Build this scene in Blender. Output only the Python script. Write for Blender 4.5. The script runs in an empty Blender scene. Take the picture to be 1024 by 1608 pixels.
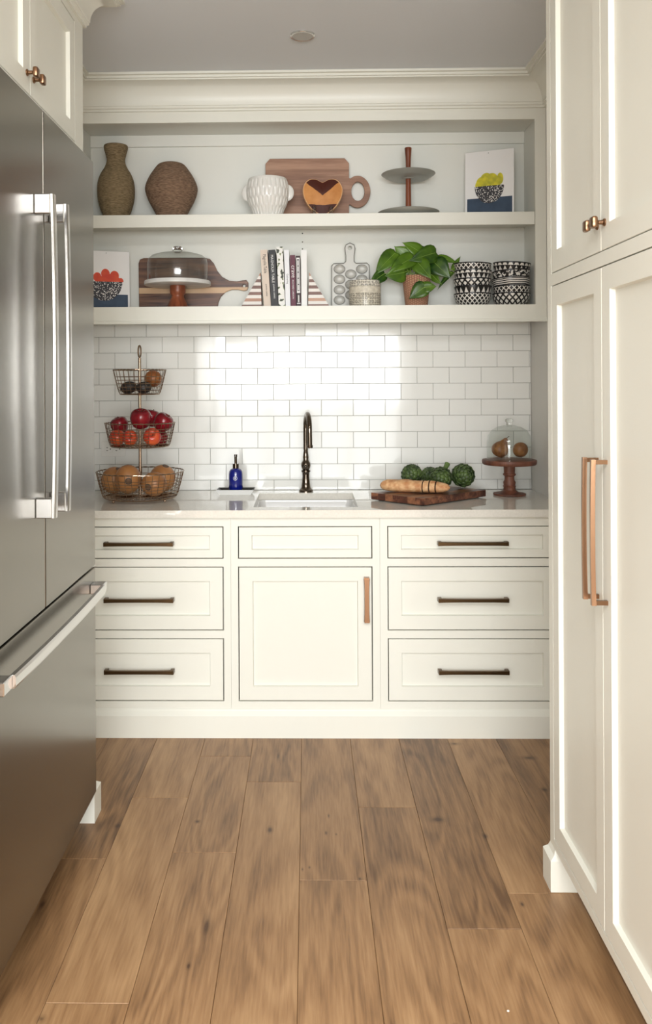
import bpy, bmesh, math, random
from mathutils import Vector, Matrix
random.seed(7)
PI = math.pi
S = bpy.context.scene
C = S.collection

# ------------------------------------------------------------------ camera
F_PX, PX, PY = 1327.0, 460.0, 600.0
YAW, ROLL, EYE = math.radians(1.0), math.radians(0.3), 1.426
fw = Vector((-math.sin(YAW), math.cos(YAW), 0))
r0 = Vector((math.cos(YAW), math.sin(YAW), 0)); u0 = Vector((0, 0, 1))
rt = math.cos(ROLL)*r0 - math.sin(ROLL)*u0
up = math.cos(ROLL)*u0 + math.sin(ROLL)*r0
cd = bpy.data.cameras.new('camera'); cam = bpy.data.objects.new('camera', cd); C.objects.link(cam)
cam.matrix_world = Matrix.Translation((0, 0, EYE)) @ Matrix((rt, up, -fw)).transposed().to_4x4()
cd.sensor_fit = 'VERTICAL'; cd.sensor_height = 36; cd.lens = F_PX/1608*36
cd.shift_x = (512-PX)/1608; cd.shift_y = -(804-PY)/1608
cd.clip_start = 0.05
S.camera = cam

def at(px, py, Y):
    "world point on the plane y=Y that the photo shows at a pixel"
    v = fw*F_PX + rt*(px-PX) + up*(PY-py)
    return Vector((0, 0, EYE)) + v*(Y/v.y)
def atz(px, py, z):
    v = fw*F_PX + rt*(px-PX) + up*(PY-py)
    return Vector((0, 0, EYE)) + v*((z-EYE)/v.z)

# ------------------------------------------------------------------ world, lights, exposure
S.view_settings.view_transform = 'Standard'; S.view_settings.look = 'None'
S.view_settings.gamma = 1; S.view_settings.use_curve_mapping = False
S.view_settings.exposure = 0.0
w = bpy.data.worlds.new('sky'); S.world = w; w.use_nodes = True
w.node_tree.nodes['Background'].inputs[0].default_value = (0.85, 0.93, 1, 1)
w.node_tree.nodes['Background'].inputs[1].default_value = 1.0
def area(name, loc, rot, sx, sy, power, col=(1, 1, 1)):
    l = bpy.data.lights.new(name, 'AREA'); l.shape = 'RECTANGLE'; l.size = sx; l.size_y = sy
    l.energy = power; l.color = col
    o = bpy.data.objects.new(name, l); C.objects.link(o); o.location = loc; o.rotation_euler = rot
    return o
area('sky_daylight', (0.02, -3.34, 1.645), (PI/2, 0, 0), 3.2, 0.89, 212, (0.96, 0.985, 1))
area('garden_daylight', (0.02, -3.34, 0.63), (PI/2, 0, 0), 3.2, 1.12, 58, (0.98, 1, 0.98))
area('kitchen_ceiling_fill', (0, -0.6, 2.72), (0, 0, 0), 2.0, 1.6, 132, (0.98, 0.99, 1))  # added overhead fill to brighten the room, no such fixture is known

# ------------------------------------------------------------------ materials
def rgb(r, g, b):
    f = lambda c: ((c/255+0.055)/1.055)**2.4 if c > 10 else c/255/12.92
    return (f(r), f(g), f(b), 1)
def nt(name):
    m = bpy.data.materials.new(name); m.use_nodes = True
    return m, m.node_tree, m.node_tree.nodes['Principled BSDF']
def link(t, a, b): t.links.new(a, b)
def plain(name, col, rough=0.5, metal=0, bump=0, bscale=60, coat=0, **k):
    m, t, p = nt(name)
    p.inputs['Base Color'].default_value = col; p.inputs['Roughness'].default_value = rough
    p.inputs['Metallic'].default_value = metal; p.inputs['Coat Weight'].default_value = coat
    p.inputs['Coat Roughness'].default_value = 0.06
    if bump or k.get('var'):
        tc = t.nodes.new('ShaderNodeTexCoord'); n = t.nodes.new('ShaderNodeTexNoise')
        mp = t.nodes.new('ShaderNodeMapping'); mp.inputs['Scale'].default_value = k.get('stretch', (1, 1, 1))
        link(t, tc.outputs['Object'], mp.inputs[0]); link(t, mp.outputs[0], n.inputs['Vector'])
        n.inputs['Scale'].default_value = bscale; n.inputs['Detail'].default_value = k.get('detail', 3)
        if bump:
            b = t.nodes.new('ShaderNodeBump'); b.inputs['Strength'].default_value = bump
            b.inputs['Distance'].default_value = k.get('dist', 0.002)
            link(t, n.outputs[0], b.inputs['Height']); link(t, b.outputs[0], p.inputs['Normal'])
        if k.get('var'):
            cr = t.nodes.new('ShaderNodeValToRGB'); link(t, n.outputs[0], cr.inputs[0])
            cr.color_ramp.elements[0].position = 0.35; cr.color_ramp.elements[1].position = 0.65
            cr.color_ramp.elements[0].color = k['var']; cr.color_ramp.elements[1].color = col
            link(t, cr.outputs[0], p.inputs['Base Color'])
    return m
def wood(name, c1, c2, axis=0, scale=14, rough=0.45, bump=0.15, stretch=12, c3=None):
    m, t, p = nt(name); N = t.nodes
    tc = N.new('ShaderNodeTexCoord'); oi = N.new('ShaderNodeObjectInfo')
    mul = N.new('ShaderNodeMath'); mul.operation = 'MULTIPLY'; mul.inputs[1].default_value = 37
    link(t, oi.outputs['Random'], mul.inputs[0])
    ad = N.new('ShaderNodeVectorMath'); ad.operation = 'ADD'
    link(t, tc.outputs['Object'], ad.inputs[0]); link(t, mul.outputs[0], ad.inputs[1])
    mp = N.new('ShaderNodeMapping'); sc = [scale*1.0]*3; sc[axis] = scale/stretch
    mp.inputs['Scale'].default_value = sc; link(t, ad.outputs[0], mp.inputs[0])
    n1 = N.new('ShaderNodeTexNoise'); n1.inputs['Scale'].default_value = 1; n1.inputs['Detail'].default_value = 4
    n1.inputs['Distortion'].default_value = 0.8; link(t, mp.outputs[0], n1.inputs['Vector'])
    n2 = N.new('ShaderNodeTexNoise'); n2.inputs['Scale'].default_value = 7; n2.inputs['Detail'].default_value = 5
    link(t, mp.outputs[0], n2.inputs['Vector'])
    mx = N.new('ShaderNodeMath'); mx.operation = 'MULTIPLY_ADD'; mx.inputs[1].default_value = 0.35
    link(t, n2.outputs[0], mx.inputs[0]); link(t, n1.outputs[0], mx.inputs[2])
    cr = N.new('ShaderNodeValToRGB'); e = cr.color_ramp.elements
    e[0].position = 0.45; e[0].color = c1; e[1].position = 0.85; e[1].color = c2
    if c3: x = e.new(0.65); x.color = c3
    link(t, mx.outputs[0], cr.inputs[0]); link(t, cr.outputs[0], p.inputs['Base Color'])
    b = N.new('ShaderNodeBump'); b.inputs['Strength'].default_value = bump; b.inputs['Distance'].default_value = 0.001
    link(t, n2.outputs[0], b.inputs['Height']); link(t, b.outputs[0], p.inputs['Normal'])
    p.inputs['Roughness'].default_value = rough
    return m

M = {}
M['paint'] = plain('cream_cabinet_paint', rgb(232, 231, 220), 0.38, bump=0.04, bscale=25)
M['pantry'] = M['paint']
M['panel_paint'] = plain('shelf_back_paint', rgb(232, 232, 224), 0.5, bump=0.05, bscale=30)
M['ceil'] = plain('ceiling_paint', rgb(230, 233, 236), 0.9)
M['wall'] = plain('wall_paint', rgb(220, 218, 212), 0.75)
M['grout'] = plain('grout', rgb(190, 188, 182), 1.0)
M['grout'].node_tree.nodes['Principled BSDF'].inputs['Specular IOR Level'].default_value = 0.0
M['tile'] = plain('glazed_white_tile', rgb(238, 238, 233), 0.07, bump=0.18, bscale=9, dist=0.002, detail=1)
M['tile'].node_tree.nodes['Principled BSDF'].inputs['IOR'].default_value = 1.5
M['quartz'] = plain('pale_quartz', rgb(228, 224, 214), 0.04, bump=0, var=rgb(221, 217, 207), bscale=120)
M['quartz'].node_tree.nodes['Principled BSDF'].inputs['IOR'].default_value = 1.8
M['sink'] = plain('white_fireclay', rgb(238, 238, 236), 0.12)
M['steel'] = plain('brushed_steel', rgb(124, 119, 110), 0.22, 1, bump=0.05, bscale=14, stretch=(1, 0.6, 60), dist=0.001)
M['steel_bright'] = plain('satin_steel_handle', rgb(212, 211, 210), 0.2, 1, bump=0.03, bscale=30, stretch=(1, 1, 20))
M['nickel'] = plain('polished_nickel', rgb(104, 94, 84), 0.1, 1)
M['bronze'] = plain('dark_bronze_pull', rgb(92, 72, 50), 0.3, 1)
M['champagne'] = plain('champagne_bronze', rgb(146, 112, 86), 0.28, 1)
M['dark_base_and_gap_shade'] = plain('dark_void', rgb(30, 28, 26), 0.8)  # near-black for floor base and grille, and painted shade behind cabinet gaps
M['rope_olive'] = plain('olive_jute_rope', rgb(150, 130, 98), 0.9, bump=0.5, bscale=60, var=rgb(104, 88, 62), stretch=(1, 1, 7), dist=0.002)
M['rope_brown'] = plain('brown_jute_rope', rgb(148, 120, 96), 0.9, bump=0.5, bscale=60, var=rgb(94, 72, 56), stretch=(1, 1, 7), dist=0.002)
M['ceramic'] = plain('white_glazed_ceramic', rgb(232, 230, 224), 0.2, bump=0.1, bscale=40)
M['board_walnut'] = wood('walnut_board', rgb(128, 92, 72), rgb(182, 142, 116), 0, 16, 0.5, c3=rgb(152, 112, 88))
M['dark_walnut'] = wood('dark_walnut', rgb(60, 34, 24), rgb(122, 78, 56), 0, 18, 0.4, c3=rgb(88, 54, 38))
M['sapwood'] = wood('pale_sapwood', rgb(190, 150, 115), rgb(222, 188, 150), 0, 18, 0.45)
M['red_wood'] = wood('red_turned_wood', rgb(92, 44, 26), rgb(150, 82, 52), 2, 20, 0.35)
M['pedestal_wood'] = wood('brown_pedestal_wood', rgb(84, 48, 36), rgb(128, 80, 60), 2, 22, 0.5)
M['olive_wood'] = wood('honey_wood', rgb(172, 108, 52), rgb(214, 152, 90), 0, 16, 0.35)
M['choc_wood'] = wood('chocolate_wood', rgb(58, 24, 14), rgb(92, 44, 28), 0, 16, 0.35)
M['pale_rim'] = plain('pale_wood_rim', rgb(226, 178, 130), 0.4)
M['block_board'] = wood('end_grain_walnut', rgb(48, 26, 20), rgb(140, 92, 66), 0, 22, 0.35, stretch=2.2, c3=rgb(78, 44, 34))
M['strip_white'] = plain('whitewashed_strip', rgb(236, 230, 222), 0.5)
M['strip_brown'] = wood('brown_strip', rgb(92, 58, 48), rgb(132, 92, 76), 0, 20)
M['strip_tan'] = wood('tan_strip', rgb(160, 112, 88), rgb(196, 152, 124), 0, 20)
M['pewter'] = plain('grey_pewter', rgb(166, 166, 158), 0.42, 0.25, bump=0.1, bscale=50)
M['pewter_tray'] = plain('grey_metal_tray', rgb(196, 194, 187), 0.45, 0.1, bump=0.08, bscale=60)
M['pewter_edge'] = plain('dark_tray_edge', rgb(124, 122, 117), 0.5, 0.2)
M['marble'] = plain('white_marble', rgb(232, 230, 226), 0.25, var=rgb(210, 209, 206), bscale=12)
M['paper_white'] = plain('white_print_paper', rgb(240, 238, 236), 0.6)
M['navy'] = plain('navy_ink', rgb(52, 72, 96), 0.6, var=rgb(44, 62, 84), bscale=20)
M['orange_ink'] = plain('orange_ink', rgb(222, 84, 44), 0.6, var=rgb(208, 62, 36), bscale=30)
M['yellow_ink'] = plain('yellow_ink', rgb(218, 206, 42), 0.6, var=rgb(176, 172, 40), bscale=40)
M['pages'] = plain('book_pages', rgb(232, 226, 212), 0.8, bump=0.3, bscale=300)
M['blue_glass'] = plain('cobalt_blue_bottle', rgb(14, 26, 118), 0.12, coat=0.5)
M['black'] = plain('black_plastic', rgb(18, 17, 18), 0.3)
M['white_ink'] = plain('white_lettering', rgb(235, 235, 232), 0.6)
M['black_ink'] = plain('black_lettering', rgb(40, 34, 32), 0.6)
M['apple'] = plain('red_apple_skin', rgb(136, 18, 32), 0.2, var=rgb(84, 10, 22), bscale=14)
M['apple_warm'] = plain('orange_red_apple_skin', rgb(214, 96, 50), 0.25, var=rgb(176, 34, 32), bscale=18)
M['avocado'] = plain('black_avocado_skin', rgb(34, 31, 30), 0.45, bump=0.6, bscale=90)
M['potato'] = plain('brown_orange_fruit_skin', rgb(160, 98, 44), 0.45, var=rgb(124, 68, 30), bscale=30)
M['squash'] = plain('tan_melon_rind', rgb(184, 130, 78), 0.42, var=rgb(152, 100, 56), bscale=9, bump=0.1)
M['scar'] = plain('dark_stem_scar', rgb(104, 74, 50), 0.7)
M['pear'] = plain('brown_russet_pear_skin', rgb(158, 108, 58), 0.45, var=rgb(122, 76, 40), bscale=30)
M['stem'] = plain('brown_fruit_stem', rgb(70, 50, 30), 0.7)
M['crust'] = plain('baguette_crust', rgb(226, 184, 136), 0.65, bump=0.5, bscale=45, var=rgb(192, 132, 84), dist=0.004)
M['crumb'] = plain('baguette_crumb', rgb(92, 58, 36), 0.9)
M['artichoke'] = plain('artichoke_green', rgb(84, 106, 50), 0.5, var=rgb(46, 62, 34), bscale=35)
M['artichoke_stem'] = plain('artichoke_stem_green', rgb(88, 110, 56), 0.55)
M['soil'] = plain('dark_soil', rgb(44, 34, 26), 0.95, bump=0.8, bscale=80)
M['ink_line'] = plain('dark_line', rgb(60, 58, 54), 0.6)
M['plate'] = plain('outlet_plastic', rgb(236, 234, 228), 0.35)
M['slot'] = plain('dark_slot', rgb(70, 66, 60), 0.6)
M['ceiling_cover'] = plain('grey_ceiling_disc', rgb(196, 195, 190), 0.5)
M['chrome_ring'] = plain('bright_ring', rgb(225, 225, 222), 0.2, 0.8)
M['wire'] = plain('antique_silver_wire', rgb(158, 136, 116), 0.22, 1)

def thin_glass(name, tint=(0.96, 0.98, 0.97, 1)):
    m = bpy.data.materials.new(name); m.use_nodes = True; t = m.node_tree; t.nodes.clear()
    o = t.nodes.new('ShaderNodeOutputMaterial'); mx = t.nodes.new('ShaderNodeMixShader')
    a = t.nodes.new('ShaderNodeBsdfTransparent'); a.inputs[0].default_value = tint
    g = t.nodes.new('ShaderNodeBsdfGlossy'); g.inputs['Roughness'].default_value = 0.02
    lw = t.nodes.new('ShaderNodeLayerWeight'); pw = t.nodes.new('ShaderNodeMath'); pw.operation = 'POWER'; pw.inputs[1].default_value = 4
    lw.inputs[0].default_value = 0.5; link(t, lw.outputs['Facing'], pw.inputs[0])
    fr = t.nodes.new('ShaderNodeMath'); fr.operation = 'MULTIPLY_ADD'; fr.inputs[1].default_value = 0.6; fr.inputs[2].default_value = 0.05
    link(t, pw.outputs[0], fr.inputs[0]); link(t, fr.outputs[0], mx.inputs[0]); link(t, a.outputs[0], mx.inputs[1]); link(t, g.outputs[0], mx.inputs[2])
    link(t, mx.outputs[0], o.inputs[0]); return m
M['glass'] = thin_glass('clear_glass', (0.90, 0.915, 0.90, 1))
m, t, p = nt('solid_glass'); p.inputs['Transmission Weight'].default_value = 1; p.inputs['Roughness'].default_value = 0.02
p.inputs['Base Color'].default_value = (0.9, 0.93, 0.92, 1); M['solid_glass'] = m

# speckled bowl print, patterned bowls, canister, weave, leaf, floor ---------------
def speckle():
    m, t, p = nt('speckled_print'); N = t.nodes
    tc = N.new('ShaderNodeTexCoord'); v = N.new('ShaderNodeTexVoronoi'); v.inputs['Scale'].default_value = 170
    link(t, tc.outputs['Object'], v.inputs['Vector'])
    cr = N.new('ShaderNodeValToRGB'); cr.color_ramp.interpolation = 'CONSTANT'
    cr.color_ramp.elements[0].color = rgb(236, 232, 226); cr.color_ramp.elements[1].position = 0.34
    cr.color_ramp.elements[1].color = rgb(48, 46, 52)
    link(t, v.outputs['Distance'], cr.inputs[0]); link(t, cr.outputs[0], p.inputs['Base Color']); p.inputs['Roughness'].default_value = 0.6
    return m
M['speckle'] = speckle()
def cylpat(name, kind, nu, vs, dark=rgb(22, 21, 22), light=rgb(232, 228, 220), v0=0):
    "pattern around a lathed object: u = angle turns*nu, v = z*vs"
    m, t, p = nt(name); N = t.nodes
    def mt(op, a, b=None, c=None):
        n = N.new('ShaderNodeMath'); n.operation = op
        for i, x in enumerate((a, b, c)):
            if x is None: continue
            if isinstance(x, (int, float)): n.inputs[i].default_value = x
            else: link(t, x, n.inputs[i])
        return n.outputs[0]
    tc = N.new('ShaderNodeTexCoord'); sp = N.new('ShaderNodeSeparateXYZ'); link(t, tc.outputs['Object'], sp.inputs[0])
    u = mt('MULTIPLY', mt('ARCTAN2', sp.outputs[1], sp.outputs[0]), nu/(2*PI)); v = mt('MULTIPLY_ADD', sp.outputs[2], vs, v0)
    ws = mt('FRACT', mt('ADD', mt('ADD', u, v), 50)); wd = mt('FRACT', mt('ADD', mt('SUBTRACT', u, v), 50))
    if kind == 'lattice':
        a = mt('ABSOLUTE', mt('SUBTRACT', ws, 0.5)); b = mt('ABSOLUTE', mt('SUBTRACT', wd, 0.5))
        k = mt('LESS_THAN', mt('MINIMUM', a, b), 0.13)
    elif kind == 'diamond':
        a = mt('ABSOLUTE', mt('SUBTRACT', ws, 0.5)); b = mt('ABSOLUTE', mt('SUBTRACT', wd, 0.5))
        k = mt('LESS_THAN', mt('MAXIMUM', a, b), 0.33)
    elif kind == 'triangle':
        fu = mt('ABSOLUTE', mt('SUBTRACT', mt('FRACT', mt('ADD', u, 50)), 0.5)); fv = mt('FRACT', mt('ADD', v, 50))
        k = mt('LESS_THAN', mt('MULTIPLY', fu, 2), mt('SUBTRACT', 0.92, fv))
    elif kind == 'stripe':
        nz = N.new('ShaderNodeTexNoise'); nz.inputs['Scale'].default_value = 30; link(t, tc.outputs['Object'], nz.inputs['Vector'])
        k = mt('GREATER_THAN', mt('FRACT', mt('ADD', mt('ADD', v, mt('MULTIPLY', nz.outputs[0], 0.5)), 50)), 0.5)
    elif kind == 'scribble':
        nz = N.new('ShaderNodeTexNoise'); nz.inputs['Scale'].default_value = 95; link(t, tc.outputs['Object'], nz.inputs['Vector'])
        k = mt('GREATER_THAN', nz.outputs[0], 0.52)
    elif kind == 'greek':
        fu = mt('FRACT', mt('ADD', u, 50)); fv = mt('FRACT', mt('ADD', v, 50))
        a = mt('MAXIMUM', mt('ABSOLUTE', mt('SUBTRACT', fu, 0.5)), mt('ABSOLUTE', mt('SUBTRACT', fv, 0.5)))
        ring = mt('LESS_THAN', mt('ABSOLUTE', mt('SUBTRACT', a, 0.3)), 0.09); dot = mt('LESS_THAN', a, 0.08)
        nz = N.new('ShaderNodeTexNoise'); nz.inputs['Scale'].default_value = 120; link(t, tc.outputs['Object'], nz.inputs['Vector'])
        k = mt('SUBTRACT', 1, mt('MULTIPLY', mt('MAXIMUM', ring, dot), mt('GREATER_THAN', nz.outputs[0], 0.38)))
    elif kind == 'weave':
        a = mt('FRACT', mt('ADD', u, 50)); fl = mt('FLOOR', mt('ADD', u, 50))
        b = mt('FRACT', mt('ADD', mt('ADD', v, mt('MULTIPLY', fl, 0.5)), 50))
        k = mt('MULTIPLY', mt('SINE', mt('MULTIPLY', a, PI)), mt('SINE', mt('MULTIPLY', b, PI)))
        bp = N.new('ShaderNodeBump'); bp.inputs['Strength'].default_value = 0.8; bp.inputs['Distance'].default_value = 0.003
        link(t, k, bp.inputs['Height']); link(t, bp.outputs[0], p.inputs['Normal'])
    if kind in ('lattice', 'diamond', 'triangle', 'scribble', 'stripe'): k = mt('MULTIPLY', k, mt('LESS_THAN', sp.outputs[2], 0.0535))
    mx = N.new('ShaderNodeMix'); mx.data_type = 'RGBA'; link(t, k, mx.inputs[0])
    mx.inputs[6].default_value = dark; mx.inputs[7].default_value = light
    link(t, mx.outputs[2], p.inputs['Base Color']); p.inputs['Roughness'].default_value = 0.3 if kind != 'weave' else 0.75
    return m
M['weave'] = cylpat('woven_basket_cane', 'weave', 34, 130, rgb(146, 98, 74), rgb(214, 166, 134))

def leafmat():
    m, t, p = nt('glossy_green_leaf'); N = t.nodes
    tc = N.new('ShaderNodeTexCoord'); n = N.new('ShaderNodeTexNoise'); n.inputs['Scale'].default_value = 22
    oi = N.new('ShaderNodeObjectInfo'); link(t, tc.outputs['Object'], n.inputs['Vector'])
    ad = N.new('ShaderNodeMath'); ad.operation = 'MULTIPLY_ADD'; ad.inputs[1].default_value = 0.6
    link(t, oi.outputs['Random'], ad.inputs[0]); link(t, n.outputs[0], ad.inputs[2])
    cr = N.new('ShaderNodeValToRGB'); e = cr.color_ramp.elements
    e[0].position = 0.4; e[0].color = rgb(26, 62, 14); e[1].position = 1.0; e[1].color = rgb(92, 128, 30)
    link(t, ad.outputs[0], cr.inputs[0]); link(t, cr.outputs[0], p.inputs['Base Color'])
    p.inputs['Roughness'].default_value = 0.35
    return m
M['leaf'] = leafmat(); M['leaf_vein'] = plain('pale_leaf_vein', rgb(142, 170, 80), 0.4)

KNOTS = [(424, 1303, 7, 8), (688, 1287, 18, 7), (762, 1313, 6, 6), (67, 1420, 6, 9), (65, 1600, 14, 12), (185, 1297, 8, 6),
         (714, 1168, 14, 4), (830, 1190, 20, 5), (296, 1517, 5, 8), (437, 1187, 4, 14), (324, 1455, 10, 26), (820, 1420, 5, 6),
         (855, 1240, 10, 5), (715, 1612, 8, 8), (310, 1290, 7, 4), (475, 1365, 3, 5), (486, 1362, 3, 4), (565, 1380, 4, 4),
         (516, 1281, 3, 6), (512, 1308, 3, 5), (528, 1310, 3, 3)]
def floormat():
    m, t, p = nt('oak_floor_boards'); N = t.nodes
    tc = N.new('ShaderNodeTexCoord'); oi = N.new('ShaderNodeObjectInfo'); geo = N.new('ShaderNodeNewGeometry')
    mul = N.new('ShaderNodeMath'); mul.operation = 'MULTIPLY'; mul.inputs[1].default_value = 53; link(t, oi.outputs['Random'], mul.inputs[0])
    ad = N.new('ShaderNodeVectorMath'); link(t, tc.outputs['Object'], ad.inputs[0]); link(t, mul.outputs[0], ad.inputs[1])
    # broad cathedral figure
    mp = N.new('ShaderNodeMapping'); mp.inputs['Scale'].default_value = (5.0, 0.75, 1); link(t, ad.outputs[0], mp.inputs[0])
    n1 = N.new('ShaderNodeTexNoise'); n1.inputs['Scale'].default_value = 1.1; n1.inputs['Detail'].default_value = 2
    n1.inputs['Distortion'].default_value = 0.4; link(t, mp.outputs[0], n1.inputs['Vector'])
    rg = N.new('ShaderNodeMath'); rg.operation = 'MULTIPLY'; rg.inputs[1].default_value = 60; link(t, n1.outputs[0], rg.inputs[0])
    sn = N.new('ShaderNodeMath'); sn.operation = 'SINE'; link(t, rg.outputs[0], sn.inputs[0])
    # fine pores
    mp2 = N.new('ShaderNodeMapping'); mp2.inputs['Scale'].default_value = (150, 9, 1); link(t, ad.outputs[0], mp2.inputs[0])
    n2 = N.new('ShaderNodeTexNoise'); n2.inputs['Scale'].default_value = 1; n2.inputs['Detail'].default_value = 4; link(t, mp2.outputs[0], n2.inputs['Vector'])
    mp3 = N.new('ShaderNodeMapping'); mp3.inputs['Scale'].default_value = (9, 1.6, 1); link(t, ad.outputs[0], mp3.inputs[0])
    n3 = N.new('ShaderNodeTexNoise'); n3.inputs['Scale'].default_value = 1; n3.inputs['Detail'].default_value = 5; link(t, mp3.outputs[0], n3.inputs['Vector'])
    def ma(op, a, b, c=None):
        n = N.new('ShaderNodeMath'); n.operation = op
        for i, x in enumerate((a, b, c)):
            if x is None: continue
            if isinstance(x, (int, float)): n.inputs[i].default_value = x
            else: link(t, x, n.inputs[i])
        return n.outputs[0]
    f = ma('MULTIPLY_ADD', sn.outputs[0], 0.05, ma('MULTIPLY_ADD', n2.outputs[0], 0.34, ma('MULTIPLY_ADD', n3.outputs[0], 0.5, 0.09)))
    f = ma('ADD', f, ma('MULTIPLY', ma('SUBTRACT', oi.outputs['Random'], 0.5), 0.13))
    cr = N.new('ShaderNodeValToRGB'); e = cr.color_ramp.elements
    e[0].position = 0.30; e[0].color = rgb(100, 71, 45); e[1].position = 0.76; e[1].color = rgb(182, 145, 104)
    x = e.new(0.5); x.color = rgb(148, 112, 76)
    link(t, f, cr.inputs[0])
    # knots at the places the photo shows
    k = None
    for px, py, wx, wy in KNOTS:
        c = atz(px, py, 0); sx = wx*c.y/F_PX; sy = wy*c.y/(py-PY)
        sb = N.new('ShaderNodeVectorMath'); sb.operation = 'SUBTRACT'; link(t, geo.outputs['Position'], sb.inputs[0]); sb.inputs[1].default_value = (c.x, c.y, 0)
        sc = N.new('ShaderNodeVectorMath'); sc.operation = 'MULTIPLY'; link(t, sb.outputs[0], sc.inputs[0]); sc.inputs[1].default_value = (1/sx, 1/sy, 0)
        ln = N.new('ShaderNodeVectorMath'); ln.operation = 'LENGTH'; link(t, sc.outputs[0], ln.inputs[0])
        k = ln.outputs['Value'] if k is None else ma('MINIMUM', k, ln.outputs['Value'])
    k = ma('ADD', k, ma('MULTIPLY', ma('SUBTRACT', n3.outputs[0], 0.5), 1.2))
    kr = N.new('ShaderNodeValToRGB'); ke = kr.color_ramp.elements; ke[0].position = 0.15; ke[0].color = (0.85, 0.85, 0.85, 1)
    ke[1].position = 1.0; ke[1].color = (0, 0, 0, 1); x = ke.new(0.5); x.color = (0.3, 0.3, 0.3, 1)
    link(t, k, kr.inputs[0])
    mx = N.new('ShaderNodeMix'); mx.data_type = 'RGBA'; link(t, kr.outputs[0], mx.inputs[0]); link(t, cr.outputs[0], mx.inputs[6])
    mx.inputs[7].default_value = rgb(62, 38, 22)
    link(t, mx.outputs[2], p.inputs['Base Color'])
    b = N.new('ShaderNodeBump'); b.inputs['Strength'].default_value = 0.25; b.inputs['Distance'].default_value = 0.001
    link(t, n2.outputs[0], b.inputs['Height']); link(t, b.outputs[0], p.inputs['Normal'])
    p.inputs['Roughness'].default_value = 0.42
    return m
M['floor'] = floormat()

# ------------------------------------------------------------------ mesh helpers
def box(bm, x0, x1, y0, y1, z0, z1, bev=0):
    vs = [bm.verts.new((x, y, z)) for z in (z0, z1) for y in (y0, y1) for x in (x0, x1)]
    fs = [bm.faces.new([vs[i] for i in q]) for q in ((0, 2, 3, 1), (4, 5, 7, 6), (0, 1, 5, 4), (2, 6, 7, 3), (0, 4, 6, 2), (1, 3, 7, 5))]
    if bev:
        es = list({e for f in fs for e in f.edges})
        bmesh.ops.bevel(bm, geom=es, offset=bev, segments=1 if bev < 0.003 else 2, affect='EDGES', profile=0.5)
    return bm
def B(*a, bev=0): return box(bmesh.new(), *a, bev=bev)
def lathe(prof, n=40, bm=None, c=(0, 0, 0), disp=None, axis=None):
    bm = bm or bmesh.new(); rings = []
    for r, z in prof:
        if r < 1e-6: rings.append([bm.verts.new((c[0], c[1], c[2]+z))]); continue
        ring = []
        for k in range(n):
            a = 2*PI*k/n; rr = r + (disp(a, z, r) if disp else 0)
            ring.append(bm.verts.new((c[0]+rr*math.cos(a), c[1]+rr*math.sin(a), c[2]+z)))
        rings.append(ring)
    for a, b in zip(rings, rings[1:]):
        for k in range(n):
            j = (k+1) % n
            if len(a) == 1 and len(b) == 1: continue
            if len(a) == 1: bm.faces.new((a[0], b[j], b[k]))
            elif len(b) == 1: bm.faces.new((a[k], a[j], b[0]))
            else: bm.faces.new((a[k], a[j], b[j], b[k]))
    bmesh.ops.recalc_face_normals(bm, faces=bm.faces)
    return bm
def tube(path, r, n=8, bm=None, cap=True, closed=False):
    bm = bm or bmesh.new(); P = [Vector(p) for p in path]; rings = []; L = len(P)
    prev = None
    for i, p in enumerate(P):
        if closed: tg = (P[(i+1) % L]-P[i-1]).normalized()
        else: tg = (P[min(i+1, L-1)]-P[max(i-1, 0)]).normalized()
        if prev is None:
            a = Vector((0, 0, 1)) if abs(tg.z) < 0.9 else Vector((1, 0, 0)); nx = tg.cross(a).normalized()
        else:
            nx = (prev - tg*prev.dot(tg)).normalized()
        prev = nx; ny = tg.cross(nx); rr = r[i] if isinstance(r, (list, tuple)) else r
        rings.append([bm.verts.new(p+nx*rr*math.cos(2*PI*k/n)+ny*rr*math.sin(2*PI*k/n)) for k in range(n)])
    pr = list(zip(rings, rings[1:])) + ([(rings[-1], rings[0])] if closed else [])
    for a, b in pr:
        for k in range(n): bm.faces.new((a[k], a[(k+1) % n], b[(k+1) % n], b[k]))
    if cap and not closed:
        bm.faces.new(rings[0][::-1]); bm.faces.new(rings[-1])
    return bm
def sphere(bm, c, r, sc=(1, 1, 1), u=16, v=10, rot=None):
    mt = Matrix.Translation(c) @ (rot or Matrix.Identity(4)) @ Matrix.Diagonal((sc[0], sc[1], sc[2], 1))
    bmesh.ops.create_uvsphere(bm, u_segments=u, v_segments=v, radius=r, matrix=mt); return bm
def ring(c, r, n=40, ry=None): return [(c[0]+r*math.cos(2*PI*k/n), c[1]+(ry or r)*math.sin(2*PI*k/n), c[2]) for k in range(n)]
def catmull(pts, n=6, closed=False):
    P = [Vector(p) for p in pts]; out = []; L = len(P)
    for i in range(L if closed else L-1):
        g = (lambda k: P[k % L]) if closed else (lambda k: P[max(0, min(L-1, k))])
        a, b, c, d = g(i-1), g(i), g(i+1), g(i+2)
        for s in range(n):
            t_ = s/n
            out.append(0.5*((2*b)+(c-a)*t_+(2*a-5*b+4*c-d)*t_*t_+(3*b-a-3*c+d)*t_**3))
    if not closed: out.append(P[-1])
    return out
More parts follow.
